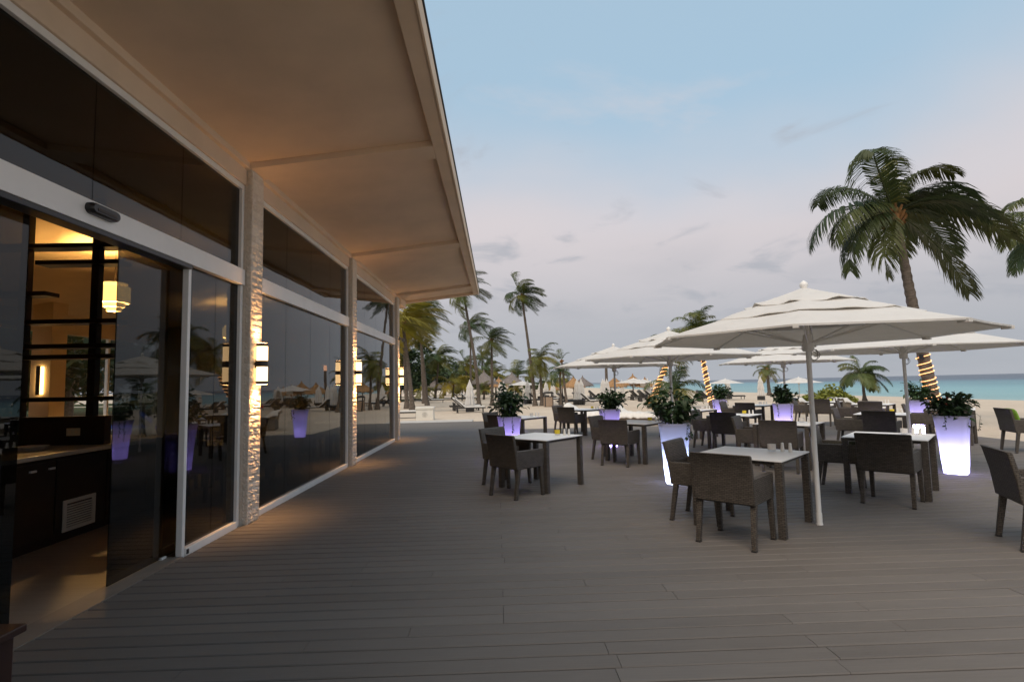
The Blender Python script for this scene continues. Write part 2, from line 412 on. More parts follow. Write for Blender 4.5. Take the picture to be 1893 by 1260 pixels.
# ------------------------------------------------------------------ deck
WALL = -3.05
DX1, DY1 = 12.0, 19.0
def deck():
    pitch, wd, th = .15, .1375, .024
    base = MB(); base.box(WALL-.12, DX1-.02, -4, DY1-.02, -.069, -.060); base.box(WALL-.12, .3, DY1-.021, 23.7, -.069, -.060); base.box(-7.0, WALL-.121, 16.4, 23.7, -.069, -.060)
    d = tag(base.build('deck', 'under_deck'), kind='structure')
    rnd = random.Random(11)
    cache = {}
    def board_mesh(L):
        L = round(L*4)/4 if L in () else round(L, 2)
        if L not in cache:
            e = .006; b = MB(); r = [(-wd/2, 0), (wd/2, 0), (wd/2, th-e), (wd/2-e, th), (-wd/2+e, th), (-wd/2, th-e)]
            b.rings([[(x, y, z) for y, z in r] for x in (0, L-.003)])
            cache[L] = b.mesh('deck_board', 'deck')
        return cache[L]
    far = MB(); cnt = 0
    j = 0; y = -3.9
    while y < 23.6:
        x1 = DX1 if y < DY1-.05 else .3
        x = WALL+.06 if y < 16.4 else -7.0; k = 0
        first = rnd.choice((1.2, 1.8, 2.4, 3.0, 3.6))
        while x < x1-.01:
            L = min(first if k == 0 else rnd.choice((3.66, 3.66, 2.44, 3.05, 1.22)), x1-x); L = round(L, 2)
            if L < .02: break
            z = -.024+rnd.uniform(-.0012, .0008)
            vis = 2.6 < y < 10.8 and x < y*.98+.3
            if vis and cnt < 296:
                o = link('deck_board', board_mesh(L), d); o.location = (x, y, z); cnt += 1
            else:
                e = .006
                r = [(y-wd/2, z), (y+wd/2, z), (y+wd/2, z+th-e), (y+wd/2-e, z+th), (y-wd/2+e, z+th), (y-wd/2, z+th-e)]
                far.rings([[(xx, yy, zz) for yy, zz in r] for xx in (x, x+L-.003)])
            x += L; k += 1
        y += pitch
    tag(far.build('distant_deck_boards', 'deck', d), kind='stuff')
    # edge trim boards
    MB().box(DX1, DX1+.03, -4, DY1+.03, -.10, -.002).build('edge_trim', 'deck', d)
    MB().box(.3, DX1, DY1, DY1+.03, -.10, -.002).build('edge_trim', 'deck', d)
    MB().box(.3, .33, DY1+.03, 23.73, -.10, -.002).build('edge_trim', 'deck', d)
    MB().box(-7., .3, 23.72, 23.75, -.10, -.002).build('edge_trim', 'deck', d)
    tag(MB().box(-12, -1.15, 23.76, 25.3, -.09, -.005).build('footpath', 'concrete', None, False, None, .02), kind='structure')
deck()

# ------------------------------------------------------------------ restaurant building
COLY = [1.55, 6.65, 11.22, 16.2]; CW = .32; CF = -2.93
YA, YB = -4.0, 16.36
SOF = lambda x: 4.22 + (x-WALL)*.118          # soffit height over x
bld = empty('restaurant_building', (WALL, 6, 0), 0, 'low restaurant building with glass wall, stone columns and wide tilted roof overhang', 'building')
def bpart(name, mb, mat, par=None, **k):
    o = mb.build(name, mat, None, **k)
    p = par or bld
    o.parent = p
    o.matrix_parent_inverse = Matrix.Translation(Vector((-WALL, -6, 0)))
    return o
def building():
    rnd = random.Random(5)
    EX, END = -.58, 17.55
    # roof slab (upper face, panels recessed in it) and soffit grid
    def slab(x0, x1, y0, y1, zlo, zhi):
        return MB().hexa([(x0, y0, SOF(x0)+zlo), (x1, y0, SOF(x1)+zlo), (x1, y1, SOF(x1)+zlo), (x0, y1, SOF(x0)+zlo), (x0, y0, SOF(x0)+zhi), (x1, y0, SOF(x1)+zhi), (x1, y1, SOF(x1)+zhi), (x0, y1, SOF(x0)+zhi)])
    bpart('roof', slab(-11.2, EX-.004, YA, END-.004, .075, .20), 'cream_plaster')
    ys = [YA]+[v for c in COLY for v in (c-.19, c+.19)]+[END]
    bpart('edge_border', slab(EX-.16, EX, YA, END, 0., .077), 'cream_plaster', bevel=.006)
    bpart('wall_border', slab(WALL+.005, WALL+.10, YA, END-.162, -.004, .077), 'cream_plaster', bevel=.006)
    bpart('end_border', slab(WALL-.1, EX-.16, END-.16, END, 0., .077), 'cream_plaster', bevel=.006)
    for c in COLY: bpart('soffit_beam', slab(WALL+.10, EX-.16, c-.19, c+.19, 0., .077), 'cream_plaster', bevel=.006)
    bpart('fascia', slab(EX, EX+.022, YA, END+.02, -.012, .19), 'cream_plaster', bevel=.004)
    bpart('roof_edge_strip', slab(EX-.05, EX+.035, YA, END+.03, .19, .225), 'roofing')
    # lintel along the wall top
    for a, b in zip([YA]+[c+CW/2 for c in COLY], [c-CW/2 for c in COLY]+[None]):
        if b is None: continue
        bpart('lintel', MB().box(WALL-.12, WALL+.05, a, b, 4.03, SOF(WALL)+.05), 'cream_plaster', bevel=.006)
    bpart('lintel', MB().box(WALL-.12, WALL+.16, YB, END-.3, 4.05, SOF(WALL)+.05), 'cream_plaster')
    # columns clad in split-face stone
    vars_ = []
    for k in range(8):
        r2 = random.Random(40+k); g = 4; vs = []; b = MB()
        # rough face: (u, v) grid pushed out, closed box behind
        fr = [[(0.5*(2*i/g-1), (.010+r2.uniform(0, .016)) if 0 < i < g and 0 < j < g else r2.uniform(.002, .009), .5*(2*j/g-1)) for i in range(g+1)] for j in range(g+1)]
        vs = [p for row in fr for p in row]; n = g+1
        fs = [(j*n+i, j*n+i+1, (j+1)*n+i+1, (j+1)*n+i) for j in range(g) for i in range(g)]
        ring = [i for i in range(n)]+[j*n+g for j in range(1, n)]+[g*n+i for i in range(g-1, -1, -1)]+[j*n for j in range(g-1, 0, -1)]
        o = len(vs); vs += [(vs[i][0], -.02, vs[i][2]) for i in ring]
        m = len(ring); fs += [(ring[(i+1) % m], ring[i], o+i, o+(i+1) % m) for i in range(m)]
        vars_.append((vs, fs))
    meshes = [MB().add(*v).mesh('stone', 'stone') for v in vars_]
    rh = .078
    for ci, c in enumerate(COLY):
        core = bpart('column', MB().box(WALL-.17, CF-.012, c-CW/2+.012, c+CW/2-.012, -.03, 4.24), 'stone')
        stuff = MB(); z = 0.; row = 0
        while z < 4.19:
            h = min(rh, 4.2-z)
            faces = []
            s = .5+rnd.uniform(-.22, .22)
            w = CW
            segs = [(0, s), (s, 1)] if row % 2 == 0 else [(0, 1)] if rnd.random() < .35 else [(0, s*.7), (s*.7, 1)]
            for a, b_ in segs: faces.append(('F', c-w/2+w*a, c-w/2+w*b_))
            faces.append(('S', WALL+.05, CF)); faces.append(('N', WALL+.05, CF))
            for kind, a, b_ in faces:
                k = rnd.randrange(8); wid = b_-a-.0015; hh = h-.0015
                if kind == 'F':
                    mt = Matrix.Translation((CF-.012, (a+b_)/2, z+h/2)) @ Matrix.Rotation(-math.pi/2, 4, 'Z')
                elif kind == 'S':
                    mt = Matrix.Translation(((a+b_)/2, c-w/2+.012, z+h/2)) @ Matrix.Rotation(math.pi, 4, 'Z')
                else:
                    mt = Matrix.Translation(((a+b_)/2, c+w/2-.012, z+h/2))
                mt = mt @ Matrix.Diagonal((wid, 1 if kind == 'F' else .6, hh, 1))
                if ci == 1 and kind != 'N':
                    o = link('stone', meshes[k], core); o.matrix_basis = mt
                    o.matrix_parent_inverse = Matrix.Identity(4)
                else:
                    stuff.add([mt @ Vector(v) for v in vars_[k][0]], vars_[k][1])
            z += h; row += 1
        so = stuff.build('stone_cladding', 'stone', core); so['kind'] = 'stuff'
    # glazing
    fx0, fx1 = WALL-.05, WALL+.03
    def frame(x0, x1, y0, y1, z0, z1, name='window_frame', mat='white_paint'):
        return bpart(name, MB().box(x0, x1, y0, y1, z0, z1), mat, bevel=.005)
    def pane(y0, y1, z0, z1, x=WALL-.012, mat='glass', name='pane', par=None):
        return bpart(name, MB().box(x-.006, x+.006, y0, y1, z0, z1), mat, par)
    bays = [(YA+.3, COLY[0]-CW/2), (COLY[0]+CW/2, COLY[1]-CW/2), (COLY[1]+CW/2, COLY[2]-CW/2), (COLY[2]+CW/2, COLY[3]-CW/2)]
    for bi, (a, b) in enumerate(bays):
        a += .012; b -= .012
        frame(fx0, fx1, a, b, 3.965, 4.028)
        frame(fx0-.02, fx1+.025, a, b, 2.80, 2.99, 'transom_rail')
        frame(fx0, fx1, a, a+.055, .0, 2.798); frame(fx0, fx1, b-.055, b, 0, 2.798)
        frame(fx0, fx1, a, a+.055, 2.992, 3.963); frame(fx0, fx1, b-.055, b, 2.992, 3.963)
        n = 4; w = (b-a-.11)/n
        for k in range(n): pane(a+.055+k*w+.003, a+.055+(k+1)*w-.003, 2.992, 3.963)
        if bi != 1:
            frame(fx0-.01, fx1+.012, a+.057, b-.057, -.02, .065, 'sill')
            for k in range(n): pane(a+.055+k*w+.003, a+.055+(k+1)*w-.003, .066, 2.798)
    # door bay
    a, b = bays[1][0]+.012, bays[1][1]-.012
    frame(WALL-.03, fx1, 5.345, 5.393, -.02, 2.798, 'door_post')
    frame(fx0-.01, fx1+.012, 5.397, b-.057, -.02, .065, 'sill')
    pane(5.397, 5.93, .066, 2.798); pane(5.936, b-.057, .066, 2.798)
    frame(WALL-.075, WALL+.058, a+.06, 5.36, 2.755, 2.797, 'door_track', 'black_plastic')
    for y0, y1 in ((4.56, 5.66), (2.35, 3.68)):
        lf = bpart('sliding_door', MB().box(WALL-.118, WALL-.106, y0, y1, .012, 2.79), 'door_glass')
        e = y0 if y0 > 4 else y1
        bpart('edge_seal', MB().box(WALL-.122, WALL-.102, e-.006, e+.006, .012, 2.79), 'black_plastic', lf)
    pane(a+.06, 2.36, .066, 2.75)
    bpart('floor_guide', MB().box(WALL-.135, WALL-.09, 5.24, 5.31, 0, .022), 'white_metal')
    bpart('threshold', MB().box(WALL-.16, WALL+.055, a+.06, 5.33, -.03, .004), 'threshold')
    bpart('end_cap', MB().box(fx1+.013, fx1+.022, 5.40, 5.43, .008, .05), 'black_plastic')
    # shell of the room
    bpart('interior_floor', MB().box(-10.0, WALL-.161, YA, YB, -.04, .002), 'interior_floor')
    def ceil(x0, x1, y0, y1): return slab(x0, x1, y0, y1, -.02, .045)
    bpart('ceiling', ceil(-10.0, WALL-.125, YA+.1, YB-.16), 'interior_wall')
    zc = SOF(-10)
    bpart('back_wall', MB().box(-10.2, -10.0, YA, 10.9, -.05, 3.55), 'interior_wall')
    bpart('back_wall', MB().box(-10.2, -10.0, 10.9, YB, -.05, .25), 'interior_wall')
    bpart('back_wall', MB().box(-10.2, -10.0, 10.9, YB, 2.95, 3.55), 'interior_wall')
    for y in (10.93, 12.6, 14.3, YB-.06): bpart('window_frame', MB().box(-10.14, -10.06, y-.03, y+.03, .25, 2.95), 'white_paint')
    for y0, y1 in ((10.97, 12.56), (12.64, 14.26), (14.34, YB-.1)): bpart('pane', MB().box(-10.106, -10.094, y0, y1, .25, 2.95), 'clear_glass')
    bpart('end_wall', MB().box(-10.0, WALL-.17, YB-.16, YB, -.05, 4.24), 'interior_wall')
    bpart('rear_wall', MB().box(-10.0, WALL-.17, YA, YA+.15, -.05, 4.24), 'interior_wall')
    bpart('wall_stub', MB().box(WALL-.17, WALL+.03, YA, YA+.3, -.05, 4.24), 'cream_plaster')
    bpart('pillar', MB().box(-9.6, -9.2, 11.40, 11.80, 0, 3.5), 'interior_wall')
building()

# door sensor, wall lamps, security camera
def sensor():
    r = empty('door_sensor', (WALL+.055, 4.1, 2.92), 0, 'black rounded motion sensor on the white rail above the door', 'sensor')
    b = MB(); n = 10; rs = []
    for x, s in ((0, 1.), (.03, 1.), (.05, .9), (.06, .7)):
        ring = []
        for q in (1, -1):
            for k in range(n+1):
                a = -math.pi/2+math.pi*k/n
                ring.append((x, q*(.11+.042*s*math.cos(a)), q*.042*s*math.sin(a)))
        rs.append(ring)
    b.rings(rs); b.build('housing', 'black_plastic', r, True)
    MB().box(.055, .064, -.10, .10, -.02, .004).build('lens', 'bronze', r, False, None, .003)
sensor()
def sconce_proto():
    r = empty('wall_lamp', (0, 0, 0), 0, 'x', 'lamp')
    MB().box(-.02, .02, -.035, .035, -.05, .05).build('back_plate', 'bronze', r)
    def arc(z0, z1, rad, inset=0.):
        n = 8; ring = [(.015, -rad), ]; 
        pts = [(.015, .075-inset)]+[(.06+(.062-inset)*math.cos(a), (.075-inset)*math.sin(a)) for a in [math.pi/2-math.pi*k/n for k in range(n+1)]]+[(.015, -.075+inset)]
        return [[(x, y, z) for x, y in reversed(pts)] for z in (z0, z1)]
    for z0, z1 in ((-.247, -.212), (-.036, .036), (.212, .247)):
        MB().rings(arc(z0, z1, 0)).build('metal_band', 'bronze', r, True, 40)
    for z0, z1 in ((-.211, -.037), (.037, .211)):
        MB().rings(arc(z0, z1, 0, .006)).build('glass_shade', 'sconce_glass', r, True, 40)
    MB().rings(arc(.2472, .2495, 0, .012)).build('upper_opening', 'bulb_up', r)
    MB().rings(arc(-.2495, -.2472, 0, .012)).build('lower_opening', 'bulb_down', r)
    for nm, z, rx, pw, cone in (('up_light', .252, 180, 30., 130), ('down_light', -.252, 0, 120., 100)):
        l = bpy.data.lights.new(nm, 'SPOT'); l.energy = pw; l.color = (1., .50, .17); l.shadow_soft_size = .02; l.spot_size = R(cone); l.spot_blend = 1.
        o = link(nm, l, r); o.location = (.085, 0, z); o.rotation_euler = (R(rx), R(14 if rx == 0 else -14), 0)
    return r
sp = sconce_proto()
for i, (c, lab) in enumerate(zip(COLY[1:], ('lit double wall lamp on the stone column beside the sliding door', 'lit double wall lamp on the middle stone column between two windows', 'lit double wall lamp on the last stone column at the beach end'))):
    place(sp, (CF+.022, c, 1.87), 0, lab, 'double lamps on the stone columns', i == 0)
def seccam():
    r = empty('security_camera', (CF, 16.2, 3.0), 0, 'small grey security camera high on the last stone column', 'camera')
    MB().box(-.01, .05, -.05, .05, -.05, .05).build('mount', 'grey_post', r, False, None, .01)
    MB().tube([(.03, 0, 0), (.16, -.02, -.02)], .025, 8).build('arm', 'grey_post', r)
    MB().tube([(.12, .05, -.05), (.17, -.17, -.07)], .05, 10).build('housing', 'grey_post', r, True, 40)
seccam()

# ------------------------------------------------------------------ inside the restaurant
def interior():
    # peninsula counter
    r = empty('serving_counter', (-5.2, 6.0, .002), 0, 'black serving counter with pale stone top inside the open door', 'counter')
    MB().box(-.94, .54, -.72, 2.2, 0, .90).build('cabinet', 'dark_wood', r, False, None, .004)
    MB().box(-.99, .60, -.77, 2.2, .90, .945).build('countertop', 'counter_stone', r, False, None, .006)
    for y0, y1 in ((-.70, -.12), (-.10, .62), (.64, 1.36), (1.38, 2.1)):
        MB().box(.54, .556, y0, y1, .10, .86).build('cabinet_door', 'dark_wood', r, False, None, .003)
    for x0, x1 in ((-.92, -.2), (-.18, .52)):
        MB().box(x0, x1, -.736, -.72, .10, .86).build('cabinet_door', 'dark_wood', r, False, None, .003)
    for y in (-.41, -.18): MB().box(.556, .575, y-.035, y+.035, .78, .80).build('handle', 'white_metal', r)
    g = empty('vent_grille', (-4.643, 6.22, .26), 0, 'cream slatted vent grille low on the black counter side', 'vent')
    for a in ((-.23, .23, .125, .165), (-.23, .23, -.165, -.125), (-.23, -.185, -.125, .125), (.185, .23, -.125, .125)):
        MB().box(0, .016, *a).build('frame', 'off_white_box', g, False, None, .003)
    for k in range(9):
        z = -.105+k*.026
        MB().hexa([(.002, -.185, z-.002), (.014, -.185, z-.012), (.014, .185, z-.012), (.002, .185, z-.002), (.002, -.185, z+.003), (.014, -.185, z-.006), (.014, .185, z-.006), (.002, .185, z+.003)]).build('slat', 'off_white_box', g)
    MB().box(-.001, .001, -.185, .185, -.125, .125).build('backing', 'black_plastic', g)
    # shelf screen standing on the counter
    s = empty('shelf_screen', (-5.2, 6.72, .947), 0, 'dark wood lattice shelf screen standing on the serving counter', 'shelf')
    MB().box(-1.6, .46, -.02, .10, 0, .34).build('splash_panel', 'dark_wood', s, False, None, .004)
    for x in (-.60, .26): MB().box(x-.045, x+.045, 0, .09, .34, SOF(x-5.2)-.947-.022).build('upright', 'dark_wood', s, False, None, .003)
    for z, x0, x1 in ((3.38, -1.5, .55), (3.17, -.42, .60), (2.79, -1.5, -.28), (2.44, -.78, .57), (2.14, -.74, .55), (2.01, -.74, .54), (1.50, -.76, .53)):
        MB().box(x0, x1, -.06, .16, z-.947-.03, z-.947+.022).build('shelf', 'dark_wood', s, False, None, .004)
    MB().box(.02, .18, -.031, -.021, .11, .20).build('outlet_plate', 'outlet_plate', s, False, None, .004)
    for x in (.06, .14):
        MB().box(x-.018, x+.018, -.034, -.031, .135, .175).build('socket', 'interior_wall', s)
    # plates
    for i in range(4):
        p = MB().lathe([(.0, .004), (.07, 0), (.09, .004), (.145, .018), (.147, .021), (.14, .02), (.09, .009), (0, .008)], 28, (0, 0, 0), False, False)
        o = p.build('plate', 'ceramic', None, True, 40); o.location = (-5.08+.004*i, 6.1-.003*i, .948+i*.011)
        tag(o, 'white plate in the low stack on the pale counter top', 'plate', 'stacked plates on the serving counter')
    # pendant lamps
    proto = empty('pendant_lamp', (0, 0, 0), 0, 'x', 'lamp')
    MB().lathe([(.065, -.0), (.07, -.03), (.03, -.045)], 16).build('ceiling_rose', 'white_paint', proto, True)
    MB().tube([(0, 0, -.04), (0, 0, -.62)], .004, 6).build('cord', 'bronze', proto)
    for r0, z0, z1 in ((.165, -.67, -.61), (.205, -.92, -.67), (.145, -.985, -.92), (.10, -1.05, -.985)):
        b = MB(); b.lathe([(r0, z0), (r0, z1-.001)], 32, (0, 0, 0), False, False); b.lathe([(r0-.008, z0), (r0-.008, z1-.001)], 32, (0, 0, 0), False, False)
        b.build('shade_tier', 'pendant_shade', proto, True)
    point_light('bulb', (0, 0, -.78), 270., (1., .55, .18), .05, proto)
    for i, (x, y, lab) in enumerate(((-5.9, 8.45, 'lit tiered drum pendant lamp hanging behind the shelf screen'), (-6.6, 13.6, 'lit tiered drum pendant lamp hanging behind the middle window'))):
        place(proto, (x, y, SOF(x)-.021), 0, lab, 'pendant lamps in the restaurant', i == 0)
    # lamp on the interior pillar
    r = empty('interior_wall_lamp', (-9.38, 11.40, 1.85), 0, 'tall slim lit lamp on the pillar at the back of the room', 'lamp')
    MB().box(-.035, .035, -.09, -.06, -.30, .30).build('shield', 'bronze', r, False, None, .004)
    MB().box(-.055, .055, -.05, -.0, -.28, .28).build('glowing_panel', 'back_lamp', r)
    MB().box(-.02, .02, -.06, -.05, -.25, .25).build('bracket', 'bronze', r)
    # podium at the entrance
    p = empty('entrance_podium', (-2.13, 2.13, 0), R(0), 'low dark reddish wood stand on the deck beside the doorway', 'stand')
    MB().box(-.42, -.03, -.45, .42, .02, .50).build('body', 'podium_wood', p, False, None, .006)
    MB().box(-.45, 0.0, -.48, .45, .50, .535).build('top', 'podium_wood', p, False, None, .006)
    MB().box(-.43, -.02, -.46, .43, 0, .02).build('plinth', 'podium_wood', p)
    for y in (-.1, .1): MB().ball((-.018, y, .36), .014).build('knob', 'white_metal', p, True)
interior()

# ------------------------------------------------------------------ chairs and tables
def prism(b, prof_l, prof_r): b.rings([prof_l, prof_r])
def chair_proto():
    r = empty('wicker_armchair', (0, 0, 0), 0, 'x', 'chair', 'wicker armchairs on the deck')
    # local: faces +Y, width along X
    w = .285
    b = MB(); t = .045
    # backrest, leaning back and flaring a little
    f = lambda s, x, z, yf, yb: None
    vs = []
    for z, yf, wx in ((.40, -.20, w), (.63, -.228, w+.003), (.845, -.275, w+.008), (.862, -.292, w+.004)):
        vs.append([(-wx, yf-t, z), (wx, yf-t, z), (wx, yf, z), (-wx, yf, z)])
    b.rings(vs); b.build('backrest', 'wicker', r, True, 50, .010, 2)
    for s in (-1, 1):
        a = MB(); xo, xi = s*w, s*(w-.05)
        prof = [(-.232, .40), (.27, .40), (.285, .632), (.27, .645), (-.262, .645)]
        ring1 = [(xi, y, z) for y, z in prof]; ring2 = [(xo, y, z) for y, z in prof]
        a.rings([ring1, ring2] if s < 0 else [ring2, ring1]); 
        a.build('armrest', 'wicker', r, False, None, .010, 2)
    MB().box(-w+.051, w-.051, -.198, .268, .385, .455).build('seat', 'wicker', r, False, None, .012)
    for sx in (-1, 1):
        for sy, y0, y1 in ((-1, -.19, -.255), (1, .235, .262)):
            c0 = (sx*(w-.03), y0, .41); c1 = (sx*(w-.024), y1, 0.)
            h0, h1 = .027, .021
            q = lambda c, h: [(c[0]-h, c[1]-h, c[2]), (c[0]+h, c[1]-h, c[2]), (c[0]+h, c[1]+h, c[2]), (c[0]-h, c[1]+h, c[2])]
            l = MB().rings([q(c1, h1), q(c0, h0)]).build('leg', 'wicker', r, False, None, .006)
            e = MB().box(c1[0]-h1-.001, c1[0]+h1+.001, c1[1]-h1-.001, c1[1]+h1+.001, 0, .012).build('glide', 'black_plastic', l)
    return r
def table_proto():
    r = empty('dining_table', (0, 0, 0), 0, 'x', 'table', 'white-topped tables on the deck')
    h = .47
    b = MB().rings([rsq(h, .012, 3, .738), rsq(h, .012, 3, .751)]); b.build('tabletop', 'table_white', r, False, None, .003)
    f = MB()
    k = h-.035
    for x0, x1, y0, y1 in ((-k, k, -k, -k+.05), (-k, k, k-.05, k), (-k, -k+.05, -k+.051, k-.051), (k-.05, k, -k+.051, k-.051)):
        MB().box(x0, x1, y0, y1, .70, .737).build('apron', 'wicker', r)
    for sx in (-1, 1):
        for sy in (-1, 1):
            c = h-.04; l = .036
            MB().box(sx*c-l, sx*c+l, sy*c-l, sy*c+l, 0, .7375).build('leg', 'wicker', r, False, None, .008)
    return r
CH = chair_proto(); TB_ = table_proto()
chair_used = [False]
def put_chair(x, y, fx, fy, label, group=None, z=0.):
    rz = math.atan2(-fx, fy)
    o = place(CH, (x, y, z), rz, label, group, not chair_used[0]); chair_used[0] = True
    return o
def holder_proto(kind):
    r = empty('candle_holder', (0, 0, 0), 0, 'x', 'candle holder')
    mat = {'y': 'yellow_glass', 'w': 'frosted_glass', 'l': 'lime_glass'}[kind]
    MB().lathe([(.030, .018), (.042, .020), (.044, .08), (.041, .08), (.038, .03), (0, .028)], 20, (0, 0, 0), True, False).build('cup', mat, r, True, 40)
    MB().lathe([(.030, 0), (.038, .002), (.041, .0179), (.030, .0179)], 20).build('glass_base', 'clear_glass', r, True, 40)
    MB().lathe([(.034, .0285), (.034, .05), (0, .051)], 14, (0, 0, 0), True, False).build('candle', 'ceramic', r, True, 40)
    return r
def shaker_proto():
    r = empty('salt_shaker', (0, 0, 0), 0, 'x', 'shaker')
    MB().lathe([(.021, 0), (.021, .01), (.015, .075), (.0145, .08)], 14).build('body', 'ceramic', r, True, 50)
    MB().lathe([(.0145, .0801), (.014, .09), (.008, .095), (0, .096)], 14, (0, 0, 0), True, False).build('cap', 'white_metal', r, True, 50)
    return r
HP = {k: holder_proto(k) for k in 'ywl'}; SP = shaker_proto(); used = {}
TABLES = [  # x, y, candle kind, where, extra yaw
 (2.74, 5.92, 'w', 'against the pole of the largest parasol', 0),
 (.64, 8.42, 'y', 'between the glass wall and the bluish lit planter', 3),
 (2.78, 10.90, 'y', 'right behind the tall bluish lit planter', -2),
 (.55, 13.50, 'w', 'behind the planter closest to the glass wall', 2),
 (2.62, 16.70, 'y', 'at the deck edge facing the two sheeted daybeds', -4),
 (5.42, 12.40, 'y', 'third along in the middle row of tables', 2),
 (5.25, 9.75, 'w', 'second along in the middle row of tables', -1),
 (5.29, 7.29, 'w', 'beside the brightest white planter', 1),
 (8.32, 11.60, 'y', 'beyond the parasol pole behind the brightest planter', 2),
 (11.05, 15.75, 'w', 'beyond the planter at the seaward deck edge', -2),
 (10.75, 12.70, 'w', 'right behind the brightest white planter', 3),
 (11.0, 18.1, 'l', 'at the far seaward corner of the deck', 0),
 (8.0, 16.9, 'w', 'at the deck edge beside the smallest lit planter', 2),
 (5.42, 15.0, 'w', 'fourth along in the middle row of tables', -3),
]
for i, (x, y, kind, where, dy) in enumerate(TABLES):
    a = R(45+dy)
    place(TB_, (x, y, 0), a, 'square white table with wicker legs ' + where, 'white-topped tables on the deck', i == 0)
    rnd = random.Random(100+i); j = lambda s=.03: rnd.uniform(-s, s)
    def off(ox, oy):
        c, s = math.cos(R(dy)), math.sin(R(dy)); return x+ox*c-oy*s, y+ox*s+oy*c
    cx, cyy = off(-.44+j(), -.60+j()); an = R(43+dy)+j(.06)
    put_chair(cx, cyy, math.sin(an), math.cos(an), 'wicker armchair landward of the table ' + where, 'wicker armchairs on the deck')
    cx, cyy = off((-.46 if i == 0 else -.53)+j(.02), .28+j(.02)); an = R(-39-90+180+40+dy)+j(.05)
    put_chair(cx, cyy, .77+j(.04), -.63+j(.04), 'wicker armchair beachward of the table ' + where, 'wicker armchairs on the deck')
    p = off(.28, .07)
    k = HP[kind]; first = kind not in used; used[kind] = 1
    nm = {'y': 'yellow glass candle holder', 'w': 'frosted white candle holder', 'l': 'lime yellow candle holder'}[kind]
    place(k, (p[0], p[1], .752), rnd.uniform(0, 6), nm + ' on the table ' + where, 'candle holders on the tables', first)
    for q, (ox, oy) in enumerate(((.39, .05), (.45, .0))):
        p = off(ox, oy)
        place(SP, (p[0], p[1], .752), 0, 'small white shaker on the table ' + where, 'salt and pepper shakers', 's' not in used); used['s'] = 1
cr1 = put_chair(4.90, 4.86, .90, -.42, 'brown wicker armchair alone at the seaward end, no table or cushion', 'wicker armchairs on the deck')
cr2 = put_chair(10.42, 10.6, .94, -.32, 'brown wicker armchair holding a green cushion near the deck edge', 'wicker armchairs on the deck')
def cushion(loc, rz, label, tilt=R(14)):
    b = MB(); n = 10; top = []; bot = []
    for i in range(n+1):
        for k in range(n+1):
            u, v = 2*i/n-1, 2*k/n-1
            t = .055*(1-u**4)**.5*(1-v**4)**.5
            cr = 1-.06*(u*u*v*v)
            top.append((u*.205*cr, t, v*.205*cr)); bot.append((u*.205*cr, -t, v*.205*cr))
    m = n+1
    fs = [(i*m+k, i*m+k+1, (i+1)*m+k+1, (i+1)*m+k) for i in range(n) for k in range(n)]
    b.add(top, [tuple(reversed(f)) for f in fs]); b.add(bot, fs)
    o = b.build('cushion', 'green_fabric', None, True, None); o.location = loc; o.rotation_euler = (tilt, 0, rz)
    tag(o, label, 'cushion', 'green cushions')
def cushion_on(ch, label):
    rz = ch.rotation_euler.z; fx, fy = -math.sin(rz), math.cos(rz)
    cushion((ch.location.x-fx*.145, ch.location.y-fy*.145, .66), rz, label)
cushion_on(cr2, 'square green cushion propped in the armchair near the deck edge')
th2 = [o for o in COL.objects if o.name.startswith('wicker_armchair') and o.get('label', '').startswith('wicker armchair beachward of the table beside the brightest')][0]
cushion((th2.location.x+.06, th2.location.y-.07, .512), th2.rotation_euler.z, 'square green cushion lying on the armchair seat beside the brightest planter', R(84))

